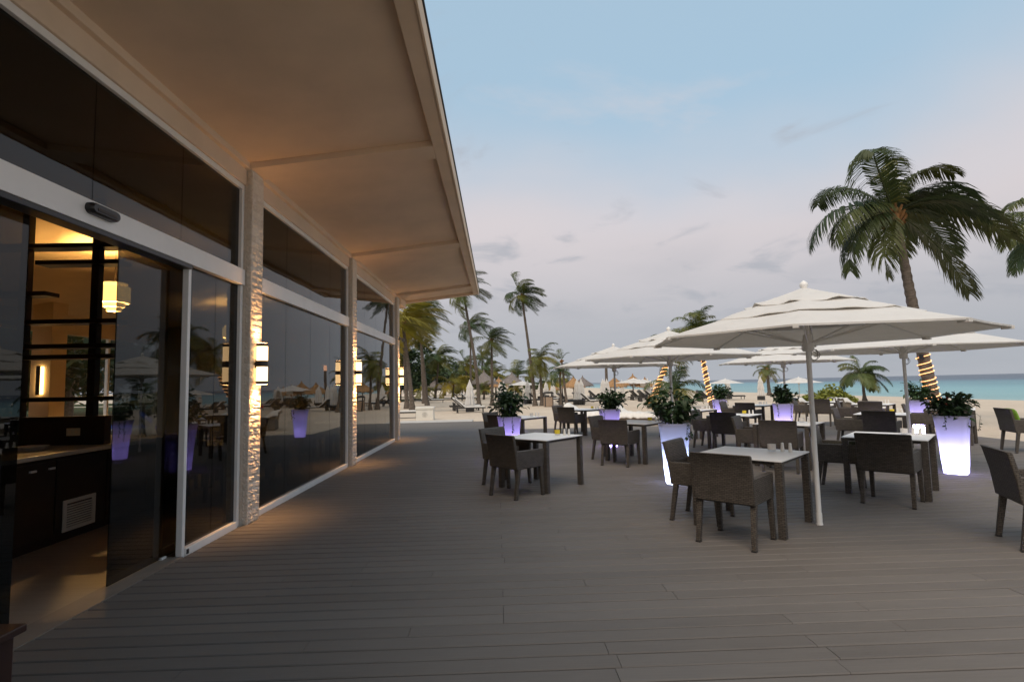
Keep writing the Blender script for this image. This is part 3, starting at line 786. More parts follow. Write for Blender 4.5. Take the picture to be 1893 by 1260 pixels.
# ------------------------------------------------------------------ parasols
def parasol_proto():
    r = empty('parasol', (0, 0, 0), 0, 'x', 'parasol', 'large white parasols on the deck')
    RR, HZ, AZ = 1.68, 2.0, 2.50
    MB().lathe([(.034, -.02), (.034, .012), (.030, .016), (.030, .12), (.027, .121)], 24, (0, 0, 0), True, True).build('sleeve', 'white_metal', r, True, 40)
    MB().lathe([(.026, .121), (.026, 2.46)], 14).build('pole', 'white_metal', r, True, 50)
    MB().lathe([(.05, 1.84), (.062, 1.86), (.062, 1.94), (.045, 1.98), (.045, 2.02)], 14).build('runner_hub', 'white_metal', r, True, 40)
    MB().lathe([(.03, 2.46), (.045, 2.50), (.03, 2.535), (.045, 2.56), (.04, 2.59), (.012, 2.615), (0, 2.62)], 14, (0, 0, 0), True, False).build('finial', 'white_metal', r, True, 60)
    def zc(rad): return AZ-(AZ-HZ)*(rad/RR)**.93
    def tier(r0, r1, lift, nr, scallop, name, thick=.004, seed=0):
        rnd = random.Random(seed); K = 64; ph = [rnd.uniform(0, 6) for _ in range(8)]
        rows = []
        for i in range(nr+1):
            q = r0+(r1-r0)*i/nr; row = []
            for k in range(K):
                a = 2*math.pi*k/K; sec = (k % 8)/8.
                oct_ = math.cos(math.pi/8)/math.cos((sec-.5)*math.pi/4)
                rr = q*oct_
                bow = math.sin(math.pi*sec)
                # cloth sags between ribs; free edges pull inwards and ripple
                z = zc(q)+lift-.018*bow*math.sin(math.pi*min(1, q/RR))
                if i == nr:
                    rr *= 1-.012*bow
                    z += scallop*(.012*math.sin(3*a+ph[0])+.014*math.sin(9*a+ph[1])+.008*math.sin(17*a+ph[2]))
                row.append((rr*math.cos(a), rr*math.sin(a), z))
            rows.append(row)
        b = MB(); b.rings(rows, True, r0 < .05, False)
        b.rings([[(x, y, z-thick) for x, y, z in rw] for rw in reversed(rows)], True, False, r0 < .05)
        b.rings([[(x, y, z) for x, y, z in rows[-1]], [(x, y, z-thick-.014*(1 if scallop == 0 else .3)) for x, y, z in rows[-1]]], True, False, False)
        return b.build(name, 'canvas', r, True, 38)
    tier(.03, .62, .046, 5, 1., 'top_cap', seed=2)
    tier(.34, 1.06, .022, 5, .6, 'middle_tier', seed=4)
    tier(.80, RR, 0., 8, 0., 'lower_tier', seed=6)
    for k in range(8):
        a = 2*math.pi*k/8; c, s = math.cos(a), math.sin(a)
        rb = MB().tube([(.04*c, .04*s, 2.44), (.8*c, .8*s, zc(.8)-.03), (1.655*c, 1.655*s, HZ-.022)], .010, 6).build('rib', 'white_metal', r)
        MB().tube([(.05*c, .05*s, 1.93), (.95*c, .95*s, zc(.95)-.035)], .009, 6).build('strut', 'white_metal', rb)
        MB().box(1.60, 1.69, -.022, .022, HZ-.036, HZ-.006, Matrix.Rotation(a, 4, 'Z')).build('corner_pocket', 'canvas', rb)
    pts = [(.03, 0, 1.86)]+[(.075+.055*math.cos(t)+.008*math.sin(2.3*t), .015*math.sin(1.7*t), 1.80+.06*math.sin(t)) for t in [k*.45 for k in range(36)]]
    MB().tube(pts, .0035, 5).build('cable', 'grey_post', r, True)
    return r
PP = parasol_proto()
PAR = [(3.385, 5.79, 'largest white octagonal parasol shading the armchairs by the bluish planter', 12),
 (6.86, 8.95, 'white octagonal parasol right behind the brightest planter', 20),
 (3.38, 10.5, 'white octagonal parasol with its pole rising behind the bluish lit planter', 5),
 (3.2, 14.75, 'white octagonal parasol over the tables nearest the daybeds', 28),
 (7.82, 14.6, 'white octagonal parasol behind the planter in the seaward row', 10)]
for i, (x, y, lab, rz) in enumerate(PAR): place(PP, (x, y, 0), R(rz), lab, 'large white parasols on the deck', i == 0)
for x, y, lab, s in ((2.64, 58., 'open white parasol on the sand before the grey thatched huts', 1.0), (12.6, 50., 'open white parasol on the sand in front of the brown thatched huts', 1.0),
                  (15.1, 56., 'open white parasol on the sand with a small notice on its pole', .98), (21.2, 50., 'open white parasol on the sand by the rope-lit leaning palm', 1.0), (24.2, 43., 'open white parasol at the waterline with nobody under it', 1.03), (25, 80, 'open white parasol far along the beach behind the young palm', 1.0)):
    o = place(PP, (x, y, sand_z(x)-.01), R(17*x), lab, 'open parasols on the beach', False); o.scale = (s, s, s*.78)

# ------------------------------------------------------------------ lit planters and their plants
def leaf_shape(l=1., w=.42, bend=.25):
    return [(0, 0, 0), (-w/2, l*.38, .05), (0, l*.4, -.02), (w/2, l*.38, .05), (-w*.36, l*.72, .0), (0, l*.72, -.07), (w*.36, l*.72, .0), (0, l, -bend)], \
           [(0, 2, 1), (0, 3, 2), (1, 2, 5, 4), (2, 3, 6, 5), (4, 5, 7), (5, 6, 7)]
def planter_proto():
    r = empty('lit_planter', (0, 0, 0), 0, 'x', 'planter', 'glowing tapered planters')
    prof = [(.146, 0.), (.153, .012), (.166, .20), (.180, .42), (.196, .62), (.213, .80), (.228, .895), (.230, .905)]
    b = MB(); outer = [rsq(h, .06+.02*z, 6, z) for h, z in prof]
    b.rings(outer, True, True, False)
    inner = [rsq(h, .055, 6, z) for h, z in ((.222, .907), (.212, .868), (.208, .840))]
    b.rings([outer[-1]]+inner, True, False, False)
    b.build('shell', 'planter_plastic', r, True, 50)
    MB().rings([rsq(.209, .055, 6, .850), rsq(.211, .055, 6, .868)]).build('soil', 'soil', r)
    point_light('lamp', (0, 0, .19), 1., (.55, .52, 1.), .05, r)
    return r
PLP = planter_proto()
PLANTERS = [  # x, y, rot, light, colour, label, big leaves, plant radius, height
 (7.22, 8.50, -6, 33., (.50, .47, 1.), 'brightest white glowing planter, square and tapered, with a leafy plant', True, .36, .44),
 (2.70, 8.34, 5, 38., (.46, .57, 1.), 'tall bluish-white glowing planter with a big dark plant', True, .42, .66),
 (.22, 11.1, 8, 46., (.42, .31, 1.), 'lavender glowing planter closest to the glass wall, vine trailing down', False, .34, .74),
 (2.72, 13.26, 15, 46., (.42, .31, 1.), 'lavender glowing planter behind the tall bluish one', False, .34, .58),
 (7.39, 13.95, 10, 46., (.44, .34, 1.), 'lavender glowing planter before the parasol in the seaward row', False, .34, .58),
 (7.44, 18.10, 5, 46., (.42, .32, 1.), 'smallest lavender planter at the beach edge of the deck', False, .34, .58),
 (.36, 18.0, 6, 46., (.42, .33, 1.), 'lavender planter on the deck walkway behind the wall-side one', False, .34, .56),
 (11.16, 14.15, 4, 46., (.48, .39, 1.), 'pale lavender planter at the seaward deck edge', False, .36, .56),
]
LM = MB().add(*leaf_shape(1., .46, .28)).mesh('leaf', 'plant_leaf', True)
def plant(x, y, rad, hgt, big, label, seed):
    rnd = random.Random(seed)
    r = empty('potted_plant', (x, y, .865), 0, label, 'plant', 'plants in the lit planters')
    n = 330 if big else 420
    st = MB(); fol = MB(); tips = []
    for k in range(22):
        a = rnd.uniform(0, 6.28); rr = rad*rnd.uniform(.05, .95)**.8
        e = Vector((rr*math.cos(a), rr*math.sin(a), hgt*rnd.uniform(.45, 1.)*(1-.35*(rr/rad)**2)))
        s0 = Vector((e.x*.15, e.y*.15, 0)); mid = (s0+e)/2+Vector((0, 0, .06)); tips.append((s0, mid, e))
        st.tube([s0, mid, e], [.006, .005, .003], 5)
    st.build('stems', 'plant_leaf', r)
    vs, fs = leaf_shape(1., .46, .28)
    for k in range(n):
        s0, mid, e = rnd.choice(tips); t = rnd.random()**.7
        p = s0.lerp(mid, min(1, t*2)).lerp(mid.lerp(e, max(0, t*2-1)), 1 if t > .5 else 0) if t > .5 else s0.lerp(mid, t*2)
        p = p+Vector((rnd.gauss(0, .05), rnd.gauss(0, .05), rnd.gauss(0, .035)))
        p.z = max(p.z, .02)
        out = math.atan2(p.y, p.x)+rnd.gauss(0, .9)
        L = rnd.uniform(.09, .17)*(1.0 if big else .95)
        ro = Euler((R(rnd.gauss(5, 32)), R(rnd.gauss(0, 25)), out-math.pi/2), 'XYZ')
        if big and k < 280:
            o = link('leaf', LM, r); o.location = p; o.rotation_euler = ro; o.scale = (L, L, L)
        else:
            mt = Matrix.Translation(p) @ ro.to_matrix().to_4x4() @ Matrix.Scale(L, 4)
            fol.add([mt @ Vector(v) for v in vs], fs)
    # trailing vines over the rim
    vine = MB()
    for q in range(2 if not big else 3):
        a = rnd.uniform(-2.6, -.5); c, s = math.cos(a), math.sin(a)
        hh = .236/max(abs(c), abs(s))
        ln = rnd.uniform(.15, .42) if not big else rnd.uniform(.08, .22)
        pts = [Vector((c*.1, s*.1, .03)), Vector((c*hh*.96, s*hh*.96, .075)), Vector((c*(hh+.03), s*(hh+.03), .03)), Vector((c*(hh+.012), s*(hh+.012), -.08)), Vector((c*hh*.99, s*hh*.99, -.08-ln))]
        vine.tube(pts, .003, 4)
        for k in range(int(ln*46)+4):
            t = k/(int(ln*46)+4); p = pts[2].lerp(pts[3], min(1, t*3)) if t < .33 else pts[3].lerp(pts[4], (t-.33)*1.5)
            Lf = rnd.uniform(.03, .06)
            mt = Matrix.Translation(p) @ Euler((R(rnd.uniform(-80, -20)), R(rnd.gauss(0, 40)), a-math.pi/2+rnd.gauss(0, .8)), 'XYZ').to_matrix().to_4x4() @ Matrix.Scale(Lf, 4)
            vine.add([mt @ Vector(v) for v in vs], fs)
    tag(vine.build('vine', 'plant_leaf', r), kind='stuff')
    if fol.v: tag(fol.build('foliage', 'plant_leaf', r, True, None), kind='stuff')
    if big and seed == 300:
        for k in range(5):
            s0, mid, e = tips[k]
            mt = Matrix.Translation(e) @ Euler((R(60), 0, k*1.3), 'XYZ').to_matrix().to_4x4() @ Matrix.Scale(.09, 4)
            o = link('flower_bract', MB().add(vs, fs).mesh('flower_bract', 'red_leaf'), r); o.matrix_basis = mt
for i, (x, y, rz, pw, colr, lab, big, rad, hg) in enumerate(PLANTERS):
    o = place(PLP, (x, y, 0), R(rz)-math.atan2(x, y), lab, 'glowing tapered planters', i == 0)
    for ch in o.children:
        if ch.type == 'LIGHT':
            ch.data = ch.data.copy(); ch.data.energy = pw; ch.data.color = colr
    plant(x, y, rad, hg, big, 'leafy green plant in the ' + lab.split(',')[0].replace(' glowing planter', ' planter').replace(' of the deck', ''), 300+i)

# ------------------------------------------------------------------ palms
WIND = Vector((1, .15, 0))
def frond_mesh(az, el, n, seed, droop=1., wind=.5):
    rnd = random.Random(seed); b = MB()
    d = Vector((math.cos(az)*math.cos(el), math.sin(az)*math.cos(el), math.sin(el)))
    S = 14; p = Vector((0, 0, 0)); pts = [p.copy()]; dirs = [d.copy()]
    for i in range(S):
        t = (i+1)/S
        d = (d+Vector((0, 0, -1))*(.055+.15*t)*droop*(1 if wind < 1 else .85)+WIND*wind*(.03+.09*t)).normalized()
        p = p+d/S; pts.append(p.copy()); dirs.append(d.copy())
    b.tube(pts, [.012*(1-.85*i/S) for i in range(S+1)], 4)
    for i in range(n):
        t = .10+.89*i/n; q = t*S; k = int(q); f = q-k
        pp = pts[k].lerp(pts[min(S, k+1)], f); dd = dirs[min(S, k+1)]
        side = dd.cross(Vector((0, 0, 1)))
        if side.length < .05: side = Vector((math.sin(az), -math.cos(az), 0))
        side.normalize(); up = side.cross(dd).normalized()
        ln = (.31 if n > 60 else .33)*(math.sin(math.pi*min(1, .12+t*.86))**.7)*rnd.uniform(.8, 1.08)+.03
        for s in (-1, 1):
            if rnd.random() < .05: continue
            v = (side*s*rnd.uniform(.75, 1.)+dd*(.45+.5*t)+up*rnd.uniform(-.05, .2)).normalized()
            w = .0058+.003*rnd.random() if n > 60 else .0075+.004*rnd.random()
            g = Vector((0, 0, -1))*((.7 if n > 60 else .38)+.4*rnd.random())*droop+WIND*wind*(.35+.3*rnd.random())
            m1 = pp+v*ln*.45+g*ln*.06; v2 = (v+g*.9).normalized(); m2 = m1+v2*ln*.35; v3 = (v2+g*.8).normalized(); m3 = m2+v3*ln*.3
            wv = v.cross(up).normalized()*w if abs(v.dot(up)) < .95 else dd*w
            wv = (wv+dd*w*.6).normalized()*w
            b.add([pp-wv*.5, pp+wv*.5, m1-wv, m1+wv, m2-wv*.75, m2+wv*.75, m3], [(0, 1, 3, 2), (2, 3, 5, 4), (4, 5, 6)])
    return b.mesh('frond', 'palm_leaf')
NAZ = 12; ELS = [R(78), R(52), R(24), R(-6), R(-38)]
FR = {}
def frond_get(az, el, hi, wind, droop=1.):
    a = int(round(az/(2*math.pi)*NAZ)) % NAZ; e = min(range(len(ELS)), key=lambda i: abs(ELS[i]-el)); key = (a, e, hi, wind, droop)
    if key not in FR: FR[key] = frond_mesh(2*math.pi*a/NAZ, ELS[e], 96 if hi else 46, a*31+e*7+int(hi)*3, droop, wind)
    return FR[key]
def palm(name, label, base, crown, nf, fl, r0, hi=False, wind=.55, yellow=0., bend=.15, cat='palm tree', group='coconut palms', coco=False, els=None, droop=1., seed=None, fronds=None, dark=.85):
    base = Vector(base); crown = Vector(crown)
    rnd = random.Random(seed if seed is not None else int(base.x*37+base.y*11)); H = crown-base
    r = empty(name, base, 0, label, cat, group)
    K = max(14, int(H.length/(.13 if hi else .3))); pts = []; rad = []
    for i in range(K+1):
        t = i/K
        hx = t+bend*math.sin(math.pi*t)*(1-t)*1.2
        pts.append(Vector((H.x*hx, H.y*hx, H.z*t)))
        rr = r0*(1.-.45*t)+r0*.75*max(0, 1-t*H.z/.7)**2
        rad.append(rr*(1+(.07 if i % 2 else -.04)+rnd.uniform(-.03, .03)))
    MB().tube(pts, rad, 12 if hi else 8).build('trunk', 'palm_bark', r, True, 30)
    cb = MB(); rc = r0*.8
    for k in range(14 if hi else 8):
        a = k*2.4; z = rnd.uniform(-.02, .22)*fl*.5
        p0 = H+Vector((math.cos(a)*rc*.5, math.sin(a)*rc*.5, z-.12*fl)); p1 = p0+Vector((math.cos(a)*rc*1.6, math.sin(a)*rc*1.6, .10*fl))
        cb.tube([p0, p1], [rc*.55, rc*.2], 6)
    cb.ball(tuple(H), rc*1.15, 8, 6, (1, 1, 1.4))
    crown_o = cb.build('crown', 'coconut', r, True, 40)
    if coco:
        for k in range(13):
            a = k*2.1; o = MB().ball((0, 0, 0), .10, 10, 7, (1, 1, 1.25)).build('coconut', 'coconut', r, True, None)
            o.location = H+Vector((math.cos(a)*rnd.uniform(.2, .36), math.sin(a)*rnd.uniform(.2, .36), rnd.uniform(-.34, .02)))
    for k in range(nf):
        az = k*2.39996+rnd.uniform(-.25, .25)
        t = (k+.5)/nf
        if fronds: az = R(fronds[k][0])
        el = R(80-112*t**1.05+rnd.uniform(-8, 8)) if els is None else R(els[0]+(els[1]-els[0])*t+rnd.uniform(-6, 6))
        if fronds: el = R(fronds[k][1])
        o = link('frond', frond_get(az, el, hi, wind, droop), crown_o)
        o.location = H+Vector((0, 0, .04)); s = fl*rnd.uniform(.82, 1.08)*(.72 if t < .12 and not fronds else 1.)*(fronds[k][2] if fronds else 1.)
        o.scale = (s, s, s); o.rotation_euler = (rnd.uniform(-.1, .1), rnd.uniform(-.1, .1), rnd.uniform(-.2, .2))
        y = max(0, min(1, yellow+rnd.uniform(-.25, .25)+.45*max(0, t-.6)))
        g = rnd.uniform(.8, 1.2)*dark
        o.color = (g*(1+4.2*y), g*(1+1.7*y), g*(1-.3*y), 1)
    return r, pts, rad
def rope_light(base, pts, rad, z0, z1, turns, label, bands=()):
    base = Vector(base); zs = [p.z for p in pts]
    def at(z):
        for i in range(len(pts)-1):
            if pts[i].z <= z <= pts[i+1].z:
                f = (z-pts[i].z)/(pts[i+1].z-pts[i].z); return pts[i].lerp(pts[i+1], f), rad[i]*(1-f)+rad[i+1]*f
        return pts[-1], rad[-1]
    b = MB(); n = int(turns*18); path = []; rnd = random.Random(int(base.x*10)); ph = [rnd.uniform(0, 6) for _ in range(3)]
    for k in range(n+1):
        t = k/n; z = z0+(z1-z0)*(t+.012*math.sin(turns*2*math.pi*t*.37+ph[0])+.008*math.sin(turns*t*4+ph[1]))
        p, rr = at(z); a = turns*2*math.pi*t
        path.append(p+Vector((math.cos(a)*(rr+.022), math.sin(a)*(rr+.022), .03*math.sin(a+ph[2]))))
    r = empty('rope_light', base, 0, label, 'rope light', 'rope lights wound on palm trunks')
    b.tube(path, .011 if base.y < 20 else .02, 6); b.build('glowing_tube', 'rope_glow', r, True)
    p, rr = at(z1-.03)
    MB().box(p.x-rr-.07, p.x-rr+.02, p.y-rr-.05, p.y-rr+.05, p.z-.10, p.z+.06).build('power_box', 'black_plastic', r, False, None, .008)

PAF = [(0, 52, 1.02), (12, 24, 1.08), (-30, -38, .95), (182, -6, 1.0), (205, -38, .78), (168, 24, .95), (150, 52, .9), (195, 52, .95), (30, 52, 1.0),
       (62, 24, 1.), (92, 52, .85), (118, 24, .85), (330, 24, .9), (-2, 78, .9), (32, 24, 1.05), (100, 78, .7), (190, 78, .75), (-12, 52, 1.0), (180, 24, .9)]
# right hand palm with the rope light, and its neighbour
g = sand_z
b_ = (14.05, 17.0, g(14.05)); rt = palm('coconut_palm', 'big coconut palm with coconuts and a rope-lit lower trunk by the sea', b_, (13.1, 17.0, 6.85), len(PAF), 3.55, .20, True, .85, .0, .10, coco=True, droop=1.05, seed=5, fronds=PAF, dark=.62)
rope_light(b_, rt[1], rt[2], .55, 2.30, 10, 'orange rope light wound round the trunk of the big coconut palm')
palm('coconut_palm', 'coconut palm beyond the big one, only its landward fronds in view', (21.6, 19.6, g(21.6)), (21.0, 19.3, 7.0), 20, 2.7, .20, True, .35, .0, .1, droop=1.15)
palm('coconut_palm', 'short coconut palm beside the sea grape bush at the waterline', (34.3, 50, g(34)), (34.2, 50, 1.75), 17, 2.9, .15, True, .40, .08, .02, els=(75, -12))
b_ = (12.2, 30.6, g(12)); rt = palm('coconut_palm', 'upright coconut palm with rope light spiralling up behind the parasols', b_, (11.55, 30.6, 4.35), 20, 2.2, .15, False, .5, .08, .1)
rope_light(b_, rt[1], rt[2], .35, 3.05, 13, 'orange rope light spiralling up the upright palm behind the parasols')
b_ = (9.1, 32.2, g(9)); rt = palm('coconut_palm', 'strongly leaning coconut palm with rope light behind the parasols', b_, (10.6, 32.0, 3.6), 16, 2.0, .17, False, .45, .2, -.12)
rope_light(b_, rt[1], rt[2], .2, 2.7, 11, 'orange rope light wound up the strongly leaning palm')
palm('young_palm', 'young feathery palm with arching fronds behind the bluish planter', (6.75, 20.4, g(6)), (6.72, 20.4, 1.15), 14, 1.45, .09, False, .25, .1, 0, els=(80, 10), group='young palms', droop=1.2)
palm('coconut_palm', 'lone slender palm half hidden behind the seaward parasol', (40.5, 80, g(40)), (40.3, 80, 2.9), 15, 2.6, .28, False, .3, .3, .02)
# landward group
palm('coconut_palm', 'tallest slender palm, crown blown sideways, beside the trash bin', (2.75, 40.2, -.07), (1.95, 40.2, 8.2), 24, 2.1, .13, False, 1.6, .0, -.1)
palm('coconut_palm', 'short palm with yellowing fronds sharing its foot with the tallest palm', (3.25, 40.0, -.07), (3.15, 40.0, 3.35), 17, 2.0, .13, False, .9, .35, .05)
palm('coconut_palm', 'straight palm with wind-swept green crown between tallest palm and leaning palm', (-.46, 43.3, -.07), (-.42, 43.3, 5.15), 18, 2.3, .13, False, 1.6, .02, .04)
palm('coconut_palm', 'straight dark palm standing behind the leaning palm', (-2.75, 55, -.07), (-2.65, 55, 7.6), 17, 2.6, .13, False, 1.6, .0, 0)
palm('coconut_palm', 'tall curved palm leaning towards the roof corner, foot beside closed parasol', (-1.42, 40.6, -.07), (-2.45, 40.6, 8.75), 18, 2.4, .14, False, 1.6, .08, -.22)
palm('coconut_palm', 'thick palm with orange fronds close to the last stone column', (-6.9, 41.5, -.07), (-7.1, 41.3, 6.0), 19, 3.1, .17, False, 1.6, .72, .05)
palm('coconut_palm', 'palm with flared foot and yellow fronds by the white cabinet', (-5.4, 34.6, -.07), (-5.95, 34.4, 5.6), 19, 2.9, .16, False, 1.6, .65, -.10)
palm('coconut_palm', 'palm with yellow green fronds hanging under the roof end', (-6.06, 46.8, -.07), (-6.75, 46.6, 7.4), 18, 3.0, .15, False, 1.6, .45, -.08)
palm('coconut_palm', 'slim palm with green fronds behind the yellow fronded palms', (-6.96, 51.5, -.07), (-7.3, 51.4, 8.6), 17, 3.0, .15, False, .65, .12, .05)
palm('coconut_palm', 'medium palm in front of the dark trees and grey huts', (-7.5, 64.8, -.07), (-6.95, 64.8, 5.0), 18, 3.2, .15, False, 1.3, .12, .1)
palm('coconut_palm', 'wind-bent palm rising out of the dark trees', (-4.6, 78, -.07), (-4.4, 78, 4.7), 16, 3.0, .15, False, 1.6, .15, .0)
palm('coconut_palm', 'distant palm pair member, taller, above the grey huts', (-2.6, 95, -.07), (-2.6, 95, 6.6), 15, 2.6, .16, False, 1.6, .12, 0)
palm('coconut_palm', 'distant palm with full crown above the grey huts', (-2.0, 92, -.07), (-1.9, 92, 4.6), 17, 3.3, .16, False, 1.3, .12, 0)
palm('coconut_palm', 'distant yellowish palm right behind the straight palm trunk', (-.3, 84, -.07), (-.25, 84, 3.3), 14, 2.8, .15, False, 1.3, .35, 0)
palm('coconut_palm', 'palm with few upright fronds growing behind the brown hut roof', (2.9, 78, -.07), (2.85, 78, 2.6), 10, 3.4, .16, False, .3, .1, 0, els=(78, 20))
palm('coconut_palm', 'small distant palm peeping over the open white parasol', (5.2, 86, -.07), (5.25, 86, 2.6), 11, 2.2, .15, False, .5, .2, 0)
for x, y, z, fl, ye, lab in ((-5.3, 65.3, 1.7, 3.0, .8, 'bushy young palm with golden fronds before the grey huts'), (-4.5, 69.5, 1.4, 2.4, .7, 'smaller golden young palm behind the bushy one'), (-1.6, 62.0, .9, 1.6, .3, 'little green young palm on bare sand before the grey hut'),
                          (2.0, 60.5, 1.0, 1.7, .8, 'little golden young palm below the open white parasol'), (4.35, 37.6, 2.3, 1.35, .02, 'dense green young palm beside the trash bin'), (8.1, 68, 1.7, 2.2, .3, 'young palm behind the closed parasols near the huts'),
                          (-7.6, 55.5, .9, 1.5, .55, 'tiny yellow green palm at the foot of the slim palms'), (6.3, 62.5, 1.6, 1.9, .5, 'young palm with a yellow tuft behind closed parasols')):
    palm('young_palm', lab, (x, y, -.07), (x, y, z), 13, fl, .09, False, .4, ye, 0, group='young palms', els=(82, 0))
palm('bare_palm', 'thin bare palm trunk with one ragged spear leaf', (4.75, 37.2, -.07), (4.45, 37.2, 3.1), 2, 1.0, .10, False, .2, .1, .1, group='coconut palms', els=(85, 80))
o = empty('lamp_post', (10.9, 54.0, g(10)), 0, 'dark post with a small orange lamp near its top', 'post')
MB().lathe([(.16, 0), (.13, 3.7)], 10).build('post', 'palm_bark', o, True); MB().lathe([(.17, 3.4), (.19, 3.75), (.15, 3.95)], 10).build('lamp_band', 'tiny_lamp', o, True)

# ------------------------------------------------------------------ broadleaf trees, shrubs
def leafcloud(b, rnd, c, rad, nclump, nleaf, size, clump=.38):
    c = Vector(c)
    for k in range(nclump):
        while True:
            q = Vector((rnd.uniform(-1, 1), rnd.uniform(-1, 1), rnd.uniform(-.8, 1)))
            if .25 < q.length < 1: break
        cc = c+Vector((q.x*rad[0], q.y*rad[1], q.z*rad[2])); cr = clump*min(rad)*rnd.uniform(.6, 1.25)
        for i in range(nleaf):
            d = Vector((rnd.gauss(0, 1), rnd.gauss(0, 1), rnd.gauss(0, 1))).normalized()*cr*rnd.random()**.4
            p = cc+Vector((d.x, d.y, d.z*.75)); s = size*rnd.uniform(.6, 1.3)
            u = Vector((rnd.gauss(0, 1), rnd.gauss(0, 1), rnd.gauss(0, .6))).normalized(); v = u.cross(Vector((rnd.gauss(0, .6), rnd.gauss(0, .6), 1))).normalized()
            b.add([p-u*s, p+v*s*.5, p+u*s, p-v*s*.5], [(0, 1, 2, 3)])
def tree(label, base, h, rad, seed, colr=(1, 1, 1), nclump=46, nleaf=70, size=.30, group='dark trees behind the huts'):
    rnd = random.Random(seed); r = empty('broadleaf_tree', base, 0, label, 'tree', group)
    tk = MB(); tk.tube([(0, 0, -.1), (.05, .1, h*.3), (.1, 0, h*.6)], [.28, .2, .12], 8)
    for k in range(5):
        a = k*1.3; tk.tube([(.05, .1, h*.3+.2*k), (math.cos(a)*rad*.6, math.sin(a)*rad*.6, h*.62)], [.1, .03], 6)
    tk.build('trunk', 'palm_bark', r, True)
    b = MB(); leafcloud(b, rnd, (0, 0, h*.54), (rad, rad, h*.46), nclump, nleaf, size)
    c = b.build('crown', 'tree_leaf', r); c.color = (*colr, 1)
tree('tall dark spreading tree behind the orange fronded palm', (-11.2, 62, -.07), 8.6, 3.6, 1)
tree('round dark tree behind the slim palms', (-10.2, 74, -.07), 6.8, 4.0, 2, (1.1, 1.1, 1.))
tree('olive tree behind the medium palm and grey huts', (-9.0, 92, -.07), 7.0, 5.0, 3, (1.25, 1.2, .9))
tree('lower brownish tree at the end of the dark tree row', (-4.8, 96, -.07), 5.0, 4.2, 4, (1.5, 1.2, .8))
tree('far low olive tree beyond the grey huts', (0.5, 118, -.07), 4.0, 4.5, 6, (1.2, 1.2, .9), 30, 60)
tree('far low tree behind the brown thatched hut', (9.5, 125, -.07), 3.0, 4.0, 8, (1.2, 1.2, .9), 26, 60)
for i, (x, y, h, rr) in enumerate(((-22, 24, 7.5, 3.8), (-24, 31, 8.5, 4.4), (-31, 36, 9, 4.8), (-28, 28, 8, 4.2), (-34, 31, 8, 5), (-27, 41, 8, 5), (-36, 44, 9, 6))):
    tree('dark tree outside, seen through the room and its back window', (x, y, -.07), h, rr, 20+i, (.9, 1, .9), 40, 60, .3, 'trees behind the restaurant')
def seagrape():
    rnd = random.Random(9); r = empty('sea_grape_bush', (24.4, 39.5, g(24.4)), 0, 'round-leaved yellow green sea grape bush before the sea', 'bush')
    st = MB()
    for k in range(12): 
        a = rnd.uniform(0, 6.28); st.tube([(0, 0, 0), (math.cos(a)*.9, math.sin(a)*.6, .5), (math.cos(a)*1.7, math.sin(a)*1., rnd.uniform(.6, 1.1))], [.05, .03, .01], 5)
    st.build('branches', 'palm_bark', r)
    b = MB()
    for k in range(1500):
        a = rnd.uniform(0, 6.28); q = rnd.random()**.5
        x, y = math.cos(a)*q*2.0, math.sin(a)*q*1.2; top = .75*(1-q*q*.8)+.38*math.sin(x*2.3+1)*math.cos(y*2)+.35
        z = top*rnd.uniform(.25, 1)+.05; s = rnd.uniform(.07, .12)
        mt = Matrix.Translation((x, y, z)) @ Euler((rnd.uniform(-1, 1), rnd.uniform(-1, 1), rnd.uniform(0, 6)), 'XYZ').to_matrix().to_4x4()
        b.add([mt @ Vector((s*math.cos(t), s*math.sin(t), .02*math.cos(2*t))) for t in [k2*math.pi/3 for k2 in range(6)]], [(0, 1, 2, 3, 4, 5)])
    tag(b.build('foliage', 'seagrape_leaf', r), kind='stuff')
seagrape()

# ------------------------------------------------------------------ beach furniture
def palapa_proto():
    r = empty('thatched_hut', (0, 0, 0), 0, 'x', 'palapa', 'thatched sunshades on the beach')
    MB().lathe([(.10, -.1), (.08, 2.4)], 9).build('post', 'palm_bark', r, True)
    rnd = random.Random(3); b = MB()
    for z1, z0, r1, r0 in ((3.15, 2.6, .06, .62), (2.75, 2.15, .48, 1.15), (2.4, 1.72, .95, 1.62)):
        b.lathe([(r0*.97, z0+.06), ((r0+r1)/2*1.03, (z0+z1)/2+.04), (r1, z1)], 24, (0, 0, 0), False, True)
        for k in range(150):
            a = rnd.uniform(0, 6.283); c, s = math.cos(a), math.sin(a); w = rnd.uniform(.02, .05)
            ra, rb = r1+(r0-r1)*rnd.uniform(.1, .5), r0*rnd.uniform(.97, 1.10); t = (ra-r1)/(r0-r1)
            za = z1+(z0-z1)*t+.05; zb = z0-rnd.uniform(-.05, .16)
            b.add([(ra*c-s*w, ra*s+c*w, za), (ra*c+s*w, ra*s-c*w, za), (rb*c+s*w*.6, rb*s-c*w*.6, zb), (rb*c-s*w*.6, rb*s+c*w*.6, zb)], [(0, 1, 2, 3)])
    b.build('thatch', 'thatch', r)
    MB().lathe([(.11, 3.05), (.10, 3.25), (.02, 3.48)], 9).build('tip', 'thatch', r, True)
    for k in range(4):
        a = k*math.pi/2+.4; MB().tube([(.07*math.cos(a), .07*math.sin(a), 1.5), (1.3*math.cos(a), 1.3*math.sin(a), 1.86)], .03, 5).build('brace', 'palm_bark', r)
    return r
PL = palapa_proto()
br, gr = (.42, .24, .11), (.23, .20, .185)
